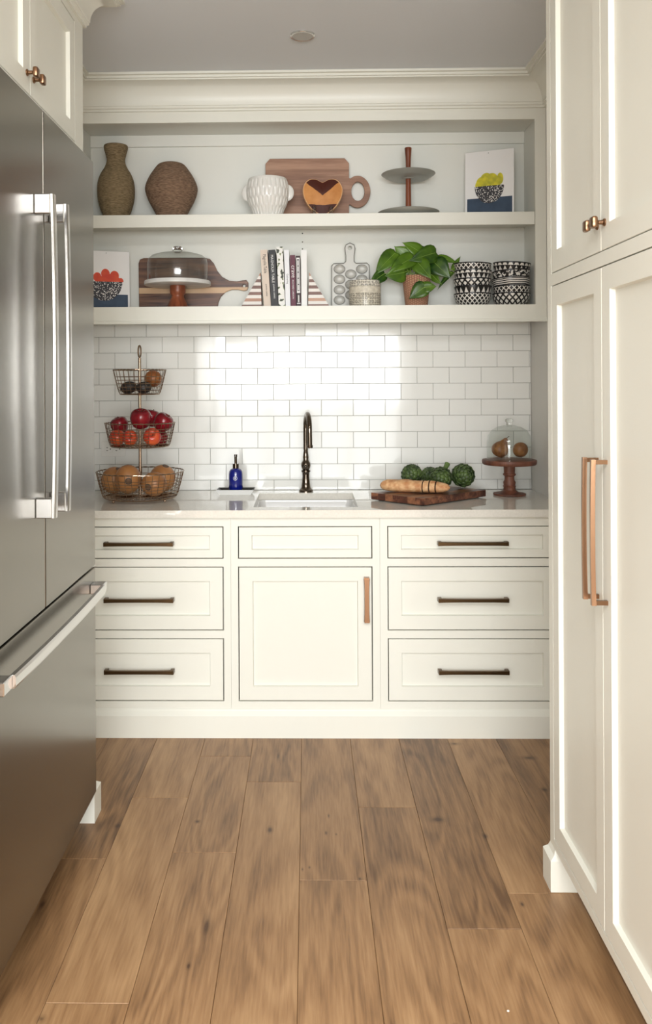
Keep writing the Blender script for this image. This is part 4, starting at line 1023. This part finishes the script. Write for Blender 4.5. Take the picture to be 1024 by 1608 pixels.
LV = [((660, 396), (634, 380), 17, 3.88, 3.86, .1), ((641, 404), (620, 387), 19, 3.88, 3.87, -.2), ((620, 398), (590, 428), 22, 3.86, 3.81, .1),
      ((603, 430), (581, 446), 16, 3.84, 3.80, -.1), ((648, 405), (612, 425), 21, 3.85, 3.79, .15), ((634, 428), (607, 433), 23, 3.83, 3.79, -.3),
      ((655, 411), (676, 435), 22, 3.84, 3.78, .1), ((683, 397), (646, 408), 23, 3.86, 3.81, -.15), ((668, 402), (690, 404), 22, 3.88, 3.86, .2),
      ((688, 405), (718, 411), 11, 3.87, 3.84, -.2), ((682, 412), (706, 435), 25, 3.86, 3.82, .2), ((679, 432), (692, 446), 10, 3.86, 3.83, 0.5),
      ((710, 428), (687, 451), 8, 3.86, 3.83, 0.6), ((712, 423), (722, 402), 8, 3.87, 3.86, -.5), ((668, 450), (643, 468), 21, 3.79, 3.785, .1),
      ((666, 452), (685, 449), 15, 3.79, 3.78, -.1), ((640, 415), (628, 437), 17, 3.90, 3.88, .2), ((665, 418), (690, 430), 18, 3.91, 3.88, -.2), ((650, 395), (672, 390), 15, 3.93, 3.91, .3)]
for b_, t2, wp, ya, yb, ti in LV: leaf(b_, t2, wp, ya, yb, ti)

# ================================================================== THINGS ON THE COUNTER
ZC = 0.9143
# wall outlet behind the fruit stand
a = at(160, 716, 4.0105); b = at(197, 694, 4.0105)
t_ = thing('wall_outlet', 'white double wall outlet on the tiles behind the fruit stand', 'outlet', ((a.x+b.x)/2, 4.009, (a.z+b.z)/2))
part('cover_plate', B(-0.058, 0.058, -0.0045, 0.0, -0.036, 0.036, bev=0.0015), M['plate'], t_)
for sx in (-0.022, 0.022):
    rc_ = part('receptacle', B(sx-0.018, sx+0.018, -0.0065, -0.0044, -0.017, 0.017, bev=0.001), M['plate'], t_)
    bm = bmesh.new(); box(bm, sx-0.011, sx-0.003, -0.0069, -0.0064, 0.0055, 0.0085); box(bm, sx-0.011, sx-0.003, -0.0069, -0.0064, -0.0085, -0.0055); box(bm, sx+0.006, sx+0.011, -0.0069, -0.0064, -0.0025, 0.0025)
    part('slots', bm, M['slot'], rc_)

# three-tier fruit stand
Y = 3.70; cx0 = 220; s = Y/F_PX; FX = at(cx0, 700, Y).x; zof = lambda py: at(cx0, py, Y).z-ZC
t_ = thing('fruit_stand', 'three-tier wire basket fruit stand beside the refrigerator', 'fruit stand', (FX, Y, ZC))
pole = [(0, 0, 0.012), (0, 0, zof(562))]
part('pole', tube(pole, 0.0066, 14), M['wire'], t_, smooth=True)
lp = [(0, 0.011*math.sin(a_), zof(552)+0.026*-math.cos(a_)) for a_ in [2*PI*k/20 for k in range(20)]]
lp = [(x+0.004*math.sin(k/20*2*PI), y, z) for k, (x, y, z) in enumerate(lp)]
part('hanging_loop', tube(lp, 0.0036, 8, closed=True), M['wire'], t_, smooth=True)
def basket(rt_, rb_, zt_, zb_, nv, nh):
    bm = bmesh.new()
    for dz, ph in ((0, 0), (0.0, PI)):
        path = []
        for k in range(120):
            a_ = 2*PI*k/120; tw = 40*a_/2+ph; path.append(((rt_+0.0015*math.cos(tw))*math.cos(a_), (rt_+0.0015*math.cos(tw))*math.sin(a_), zt_+0.0015*math.sin(tw)))
        tube(path, 0.0016, 5, bm, closed=True)
    bk = part('basket', bm, M['wire'], t_, smooth=True)
    bm = bmesh.new()
    for k in range(nh):
        f = (k+1)/(nh+1) if k < nh-1 else 0; 
        r_ = rb_+(rt_-rb_)*f**0.8; tube(ring((0, 0, zb_+(zt_-zb_)*f), r_, 48), 0.0014, 5, bm, closed=True)
    for r_ in (rb_*0.66, rb_*0.33): tube(ring((0, 0, zb_), r_, 32), 0.0010, 5, bm, closed=True)
    tube(ring((0, 0, zb_-0.002), rb_*0.98, 48), 0.0022, 6, bm, closed=True)
    for k in range(nv):
        a_ = 2*PI*k/nv; c_, s_ = math.cos(a_), math.sin(a_)
        pth = [(rt_*c_, rt_*s_, zt_)] + [((rb_+(rt_-rb_)*f**0.8)*c_, (rb_+(rt_-rb_)*f**0.8)*s_, zb_+(zt_-zb_)*f) for f in (0.75, 0.5, 0.25, 0.08)] + [(rb_*c_, rb_*s_, zb_), (0.008*c_, 0.008*s_, zb_)]
        tube(pth, 0.0012, 4, bm)
    part('wires', bm, M['wire'], bk)
    part('hub', lathe([(0, zb_-0.006), (0.011, zb_-0.006), (0.012, zb_+0.002), (0.006, zb_+0.006), (0.0055, zb_+0.006)], 16), M['wire'], bk, smooth=True)
basket(68*s, 57*s, zof(740), zof(779), 40, 7)
basket(54.5*s, 46*s, zof(664), zof(699.5), 34, 7)
basket(41*s, 31*s, zof(581), zof(618.5), 28, 6)
for k in range(4):
    a_ = PI/4+0.15+k*PI/2; r_ = 55*s
    bm = tube([(r_*math.cos(a_)*0.95, r_*math.sin(a_)*0.95, zof(779)-0.002), (r_*math.cos(a_), r_*math.sin(a_), 0.008)], 0.002, 6)
    sphere(bm, (r_*math.cos(a_), r_*math.sin(a_), 0.0062), 0.006, u=12, v=8)
    part('ball_foot', bm, M['wire'], t_, smooth=True)

def fruit(name, label, cat, m, px, py, Yc, r, kind='apple', group=None, rot=(0, 0, 0), sc=(1, 1, 1)):
    q = at(px, py, Yc); t2 = thing(name, label, cat, q, group, rot)
    if kind == 'apple':
        pr_ = [(0, -0.80), (0.18, -0.86), (0.42, -0.88), (0.72, -0.66), (0.95, -0.15), (1.0, 0.2), (0.88, 0.62), (0.6, 0.86), (0.32, 0.88), (0.12, 0.74), (0, 0.66)]
    elif kind == 'pear':
        pr_ = [(0, -0.88), (0.3, -0.92), (0.7, -0.75), (0.98, -0.3), (1.0, 0.05), (0.82, 0.5), (0.5, 0.9), (0.34, 1.2), (0.26, 1.42), (0.12, 1.55), (0, 1.56)]
    else:
        pr_ = [(0, -1.0), (0.3, -0.96), (0.68, -0.76), (0.93, -0.4), (1.0, 0.0), (0.93, 0.4), (0.68, 0.76), (0.3, 0.96), (0, 1.0)]
    bm = lathe([(a_*r, b_*r) for a_, b_ in smoothp(pr_, 3)], 28)
    for v in bm.verts: v.co = Vector((v.co.x*sc[0], v.co.y*sc[1], v.co.z*sc[2]))
    part('flesh', bm, m, t2, smooth=True)
    if kind in ('apple', 'pear'):
        zt_ = (0.66 if kind == 'apple' else 1.53)*r*sc[2]
        part('stem', tube([(0, 0, zt_), (r*0.05, 0, zt_+0.18*r), (r*0.15, 0, zt_+0.38*r)], r*0.04, 6), M['stem'], t2)
    if kind == 'melon':
        zt_ = r*sc[2]
        part('stem_scar', lathe([(0, zt_+0.0005), (0.007, zt_+0.001), (0.012, zt_-0.001), (0.0125, zt_-0.004)], 16), M['scar'], t2, smooth=True)
        part('scar_ring', tube([(0.013*math.cos(a_), 0.013*math.sin(a_), zt_-0.0012) for a_ in [2*PI*k/18 for k in range(18)]], 0.002, 6, closed=True), M['slot'], t2, smooth=True)
    return t2
G = 'tan melons in the bottom basket'
fd = PI/2
fruit('melon', 'round tan melon at the far left of the bottom basket', 'melon', M['squash'], 179, 754, 3.765, 0.057, 'melon', G, (0.3, 0.5, 0), (1, 1, 1.05))
fruit('melon', 'tan melon with dark stem scar facing out, left of the pole in the bottom basket', 'melon', M['squash'], 201, 752.5, 3.655, 0.057, 'melon', G, (PI/2+0.05, 0, 0.25), (1, 1.1, 1.0))
fruit('melon', 'tan melon with stem scar at front right of the bottom basket', 'melon', M['squash'], 242, 760, 3.625, 0.052, 'melon', G, (PI/2+0.15, 0, -0.35), (1.05, 1, 1.0))
fruit('melon', 'tall tan melon at the right back of the bottom basket', 'melon', M['squash'], 255, 751, 3.775, 0.058, 'melon', G, (0.2, 0.3, 0), (1, 1, 1.04))
G = 'red apples in the middle basket'
for px, py, Yc, r_, mm, lb, ro in (
    (184, 688, 3.655, 0.035, 'apple_warm', 'orange-red apple low at the left of the middle basket', (0.5, 0.3, 0)),
    (204, 688, 3.605, 0.033, 'apple_warm', 'small yellow-flecked red apple, low and just left of the pole', (1.2, 0, 0.3)),
    (239, 686.5, 3.615, 0.038, 'apple_warm', 'bright orange-red apple low at front right of the middle basket', (1.1, 0.4, 0)),
    (252, 688, 3.76, 0.034, 'apple', 'dark red apple low at the back right of the middle basket', (0, 0, 0)),
    (188, 668, 3.745, 0.040, 'apple', 'dark red apple at the left rim of the middle basket', (0.2, -0.3, 0)),
    (221, 658, 3.625, 0.046, 'apple', 'large shiny crimson apple topmost at the centre of the middle basket', (0.3, 0.1, 0)),
    (237, 656.5, 3.765, 0.040, 'apple', 'crimson apple behind the topmost apple of the middle basket', (0, 0.2, 0)),
    (256, 663.5, 3.69, 0.043, 'apple', 'dark red apple above the right rim of the middle basket', (0.1, 0.6, 0))):
    fruit('apple', lb, 'apple', M[mm], px, py, Yc, r_, 'apple', G, ro)
fruit('avocado', 'black avocado at the left of the top basket', 'avocado', M['avocado'], 202, 608.5, 3.68, 0.027, 'oval', 'avocados in the top basket', (0, 1.35, 0), (1, 1, 1.35))
fruit('avocado', 'black avocado in front of the pole in the top basket', 'avocado', M['avocado'], 226, 608.5, 3.655, 0.026, 'oval', 'avocados in the top basket', (0, 1.5, 0.2), (1, 1, 1.3))
fruit('persimmon', 'brown-orange round fruit at the right of the top basket', 'fruit', M['potato'], 240.5, 594.5, 3.73, 0.038, 'oval', None, (0.3, 0.2, 0), (1, 1, 0.95))

# soap dish and bottle
Y = 3.875; a = at(370.5, 770, Y); wd_, dp_ = 0.172, 0.105
t_ = thing('soap_dish', 'white rectangular dish with black lining under the blue soap bottle', 'dish', (a.x, Y, ZC))
def frustum(w0, d0, z0, w1, d1, z1, w2=None, d2=None, z2=None):
    bm = bmesh.new(); rows = []
    for w_, d_, z_ in ((w0, d0, z0), (w1, d1, z1)) + (((w2, d2, z2),) if w2 else ()):
        rows.append([bm.verts.new((x*w_/2, y*d_/2, z_)) for x, y in ((-1, -1), (1, -1), (1, 1), (-1, 1))])
    for p_, q_ in zip(rows, rows[1:]):
        for k in range(4): bm.faces.new((p_[k], p_[(k+1) % 4], q_[(k+1) % 4], q_[k]))
    bm.faces.new(rows[0][::-1]); bm.faces.new(rows[-1]); bmesh.ops.recalc_face_normals(bm, faces=bm.faces); return bm
part('dish', frustum(wd_-0.03, dp_-0.03, 0.0, wd_, dp_, 0.024, wd_-0.03, dp_-0.03, 0.0105), M['sink'], t_)
part('lining', frustum(wd_-0.0305, dp_-0.0305, 0.0107, wd_-0.004, dp_-0.004, 0.0232, wd_-0.036, dp_-0.036, 0.012), M['black'], t_)
t_ = thing('soap_bottle', 'cobalt blue soap bottle with black pump, left of the sink', 'soap bottle', (a.x-0.0002, Y, ZC+0.0125))
s = Y/F_PX; zof = lambda py: at(370.5, py, Y).z-ZC-0.0125; rb = 11*s
part('bottle', lathe([(0, 0), (rb*0.95, 0), (rb, 0.003), (rb, zof(744)), (rb*0.94, zof(740)), (rb*0.76, zof(737)), (rb*0.5, zof(735.4)), (0.012, zof(735)), (0, zof(735))], 36), M['blue_glass'], t_, smooth=True)
part('collar', lathe([(0, zof(735)), (5*s, zof(735)), (5*s, zof(728)), (0, zof(728))], 24), M['nickel'], t_, smooth=True)
bm = lathe([(0, zof(728)), (2.2*s, zof(728)), (2.2*s, zof(718)), (2.6*s, zof(717)), (2.6*s, zof(713.6)), (0, zof(713.2))], 16)
tube([(0, 0, zof(715.5)), (0, -0.02, zof(715.2)), (0, -0.036, zof(717))], 0.0032, 8, bm)
part('pump', bm, M['nickel'], t_, smooth=True)
bm = tube([(0.0088*math.sin(a_), -math.sqrt(rb*rb-(0.0088*math.sin(a_))**2)-0.0001, zof(750)+0.0088*math.cos(a_)) for a_ in [2*PI*k/24 for k in range(24)]], 0.0008, 5, closed=True)
part('emblem_ring', bm, M['white_ink'], t_)
b2 = text_bm('B', 0.013)
for v in b2.verts: v.co = Vector((v.co.x-0.0045, -rb-0.0004-v.co.z, v.co.y+zof(750)))
part('emblem_letter', b2, M['white_ink'], t_)

# faucet
Y = 3.955; cx0 = 480.5; s = Y/F_PX; zof = lambda py: at(cx0, py, Y).z-ZC
t_ = thing('faucet', 'tall gooseneck polished nickel faucet behind the sink', 'faucet', (at(cx0, 760, Y).x, Y, ZC))
part('base', lathe([(0, 0), (11*s, 0), (11*s, 0.008), (8.5*s, 0.013), (7.3*s, 0.02), (6.2*s, zof(757)), (5.4*s, zof(748)), (5.8*s, zof(742)), (7*s, zof(741)), (7*s, zof(738.5)), (5.0*s, zof(737.5)), (6.5*s, zof(735)), (7.6*s, zof(731)), (7*s, zof(727)), (5*s, zof(724)), (4.2*s, zof(722)), (4.6*s, zof(718)), (3.8*s, zof(711)), (3.0*s, zof(705)), (0, zof(705))], 28), M['nickel'], t_, smooth=True)
top = zof(655); rr = 0.088; pts = [(0, 0, zof(706)), (0, 0, zof(690)), (0, 0, top-rr*0.7)]
for k in range(0, 13):
    a_ = PI*k/12; pts.append((0.009*(1-math.cos(a_)), -rr*(1-math.cos(a_)), top-rr*0.55+rr*math.sin(a_)*0.75))
zs_ = at(485.5, 700, Y-2*rr).z-ZC
pts.append((0.019, -2*rr-0.001, zs_))
part('spout', tube(catmull(pts, 3), 0.0112, 16), M['nickel'], t_, smooth=True)
part('aerator', lathe([(0, -0.010), (0.0125, -0.010), (0.0135, -0.007), (0.0135, 0.002), (0.0115, 0.004), (0, 0.004)], 20, c=(0.019, -2*rr-0.001, zs_)), M['nickel'], t_, smooth=True)
bm = tube([(0, -0.018, zof(731)), (0, -0.05, zof(731))], 0.0045, 10); sphere(bm, (0, -0.052, zof(731)), 0.009, u=14, v=10)
part('lever', bm, M['nickel'], t_, smooth=True)

# bread board, baguette, artichokes
A_ = atz(583, 785.5, ZC); F_ = atz(664, 795.5, ZC); R_ = atz(763, 781, ZC); K_ = A_+R_-F_
t_ = thing('bread_board', 'thick dark walnut block board under the bread and artichokes', 'cutting board', (F_.x, F_.y, ZC))
cen = (A_+R_)/2; o_ = Vector((F_.x, F_.y, ZC))
# glued strips running along the long edge
nst = 7; U = (A_-F_); V = (R_-F_)
stm = [M['block_board'], wood('block_board_dark', rgb(40, 22, 17), rgb(96, 56, 42), 0, 20, 0.35, stretch=2), wood('block_board_light', rgb(92, 54, 38), rgb(160, 108, 76), 0, 20, 0.35, stretch=2)]
for i in range(nst):
    nb = 1
    bm = bmesh.new(); q_ = [U*(i/nst), U*((i+1)/nst), U*((i+1)/nst)+V, U*(i/nst)+V]
    lo = [bm.verts.new((p_.x, p_.y, 0.005)) for p_ in q_]; hi = [bm.verts.new((p_.x, p_.y, 0.033)) for p_ in q_]
    for k in range(4): bm.faces.new((lo[k], lo[(k+1) % 4], hi[(k+1) % 4], hi[k]))
    bm.faces.new(lo[::-1]); bm.faces.new(hi); bmesh.ops.recalc_face_normals(bm, faces=bm.faces)
    part('strip', bm, stm[(i*2) % 3], t_)
for p_ in (U*0.1+V*0.07, U*0.9+V*0.07, U*0.1+V*0.93, U*0.9+V*0.93):
    part('foot', lathe([(0, 0), (0.009, 0), (0.010, 0.0049), (0, 0.0049)], 14, c=(p_.x, p_.y, 0)), M['black'], t_)
ZB = ZC+0.0333
e0 = at(597, 763, 3.70); e1 = at(707, 769, 3.60); e0.z = ZB+0.026; e1.z = ZB+0.025
ax_ = (e1-e0); L = ax_.length; ang = math.atan2(ax_.y, ax_.x)
t_ = thing('baguette', 'golden baguette with three slices cut at one end, on the board', 'bread', (e0.x, e0.y, ZB), None, (0, 0, ang))
def loaf(f0, f1, name, capm=True):
    bm = bmesh.new(); n = 24; N_ = max(4, int((f1-f0)*50)); rows = []
    for i in range(N_+1):
        f = f0+(f1-f0)*i/N_
        r_ = 0.0335*(max(0.0, 1-abs(2*f-1)**5.5))**0.5*(1.06-0.16*f); r_ = max(r_, 0.002)
        lump = 1+0.06*math.sin(f*19+0.5)
        row = []
        for k in range(n):
            a_ = 2*PI*k/n; y_ = math.cos(a_)*r_*1.1; z_ = math.sin(a_)*r_*(0.86 if math.sin(a_) > 0 else 0.75)*(lump if math.sin(a_) > 0 else 1)
            if math.sin(a_) > 0.75 and f < 0.75: z_ -= 0.003*max(0, math.sin((f*5.0-math.cos(a_)*0.8)*2*PI))
            row.append(bm.verts.new((f*L, y_, 0.0255+z_)))
        rows.append(row)
    for a_, b_ in zip(rows, rows[1:]):
        for k in range(n): bm.faces.new((a_[k], b_[k], b_[(k+1) % n], a_[(k+1) % n]))
    c0 = bm.faces.new(rows[0]); c1 = bm.faces.new(rows[-1][::-1])
    bmesh.ops.recalc_face_normals(bm, faces=bm.faces)
    for f_ in (c0, c1): f_.material_index = 1 if capm else 0
    return part(name, bm, [M['crust'], M['crumb']], t_, smooth=True)
loaf(0.0, 0.62, 'loaf'); loaf(0.635, 0.71, 'slice'); loaf(0.727, 0.80, 'slice'); loaf(0.818, 1.0, 'heel')

def artichoke(px, py, Yc, r_, rot, label, stem=False):
    q = at(px, py, Yc); t2 = thing('artichoke', label, 'artichoke', q, 'artichokes on the board', rot)
    part('heart', sphere(bmesh.new(), (0, 0, 0), r_*0.84, (1, 1, 1.0), 20, 14), M['artichoke'], t2, smooth=True)
    bm = bmesh.new()
    for lev in range(8):
        el = -1.15+lev*0.34; n = max(3, int(11*math.cos(el)+1)); 
        for k in range(n):
            az = 2*PI*(k+0.5*(lev % 2))/n; W_ = r_*0.36; H_ = r_*0.62; grid = []
            for i in range(5):
                f = i/4; w_ = W_*(math.sin(PI*(0.25+0.62*f))**0.8 if f < 1 else 0.12); row = []
                for j in (-1, 0, 1):
                    e2 = el+(f-0.25)*H_/r_; rad = r_*(0.86+0.13*f+ (0.0 if j else 0.035)); da = j*w_/(r_*max(0.3, math.cos(e2)))
                    row.append(bm.verts.new((rad*math.cos(e2)*math.cos(az+da), rad*math.cos(e2)*math.sin(az+da), rad*math.sin(e2))))
                grid.append(row)
            for a_, b_ in zip(grid, grid[1:]):
                for j in range(2): bm.faces.new((a_[j], a_[j+1], b_[j+1], b_[j]))
    o = part('bracts', bm, M['artichoke'], t2, smooth=True, label='overlapping green scales')
    md = o.modifiers.new('thick', 'SOLIDIFY'); md.thickness = 0.0016; md.offset = -1
    if stem:
        part('stem', tube([(0, 0, -r_*0.8), (0, 0.002, -r_*1.2), (0, 0.004, -r_*1.62)], [0.012, 0.011, 0.0125], 12), M['artichoke_stem'], t2, smooth=True)
artichoke(647, 746, 3.815, 0.050, (0.3, -0.4, 0), 'dark green artichoke behind the middle of the baguette')
artichoke(675, 747.5, 3.87, 0.043, (0.5, 0.6, 1), 'artichoke half hidden behind the stemmed one')
artichoke(693, 750, 3.735, 0.050, (2.5, 0.55, 0), 'artichoke with a thick cut stem pointing up, behind the sliced end', True)
artichoke(727, 746.5, 3.79, 0.054, (1.3, 0.3, 0.4), 'large artichoke at the right end of the board')

# pear cloche
Y = 3.81; cx0 = 800; s = Y/F_PX; zof = lambda py: at(cx0, py, Y).z-ZC
t_ = thing('pedestal_stand', 'turned brown wooden pedestal stand holding the glass cloche', 'cake stand', (at(cx0, 740, Y).x, Y, ZC))
zp = zof(721.5)
part('plate', lathe([(0, zp-0.022), (40*s, zp-0.022), (41.5*s, zp-0.017), (42*s, zp-0.008), (41.5*s, zp-0.001), (40*s, zp), (0, zp)], 56), M['pedestal_wood'], t_, smooth=True)
part('column', lathe([(0, zp-0.0225), (9*s, zp-0.0225), (8.5*s, zof(743)), (9.8*s, zof(744)), (9.8*s, zof(745.5)), (7.5*s, zof(748)), (7.6*s, zof(753)), (9.6*s, zof(757)), (9*s, zof(762)), (10*s, zof(763)), (9.2*s, zof(765)), (9.5*s, zof(769)), (15*s, zof(773)), (22*s, zof(775.5)), (25*s, 0.008), (25*s, 0.003), (24*s, 0), (0, 0)], 40), M['pedestal_wood'], t_, smooth=True)
Zp = ZC+zp
t_ = thing('glass_cloche', 'clear glass cloche with round knob over the pears', 'cloche', (at(cx0, 740, Y).x, Y, Zp+0.0004))
zo2 = lambda py: at(cx0, py, Y).z-Zp
part('dome', lathe([(35*s, 0), (35*s, 0.003), (34*s, 0.005), (34.5*s, zo2(705)), (34*s, zo2(695)), (32*s, zo2(684)), (27*s, zo2(676)), (18*s, zo2(670.5)), (8*s, zo2(668)), (0, zo2(667.5))], 56), M['glass'], t_, smooth=True)
part('knob', lathe([(0, zo2(667.3)), (4.5*s, zo2(667.3)), (4.2*s, zo2(664)), (6*s, zo2(661.5)), (6*s, zo2(659)), (4*s, zo2(657.3)), (0, zo2(657))], 24), M['solid_glass'], t_, smooth=True)
G = 'pears under the glass cloche'
q = at(786, 705, 3.80)
fruit('pear', 'left brown pear under the cloche, its neck tipped up to the right', 'pear', M['pear'], 785.5, 705.5, 3.80, 0.037, 'pear', G, (0.15, 0.5, 0))
fruit('pear', 'right brown pear lying under the cloche', 'pear', M['pear'], 817, 706, 3.825, 0.034, 'pear', G, (-1.35, 0.1, 0.2))
q = atz(798, 1589, 0.0)
single('crumb', sphere(bmesh.new(), (0, 0, 0.002), 0.0026, (1.2, 0.9, 0.8), 8, 6), M['pages'], 'tiny pale crumb lying on the oak floor in the foreground', 'crumb', (q.x, q.y, 0.0002))
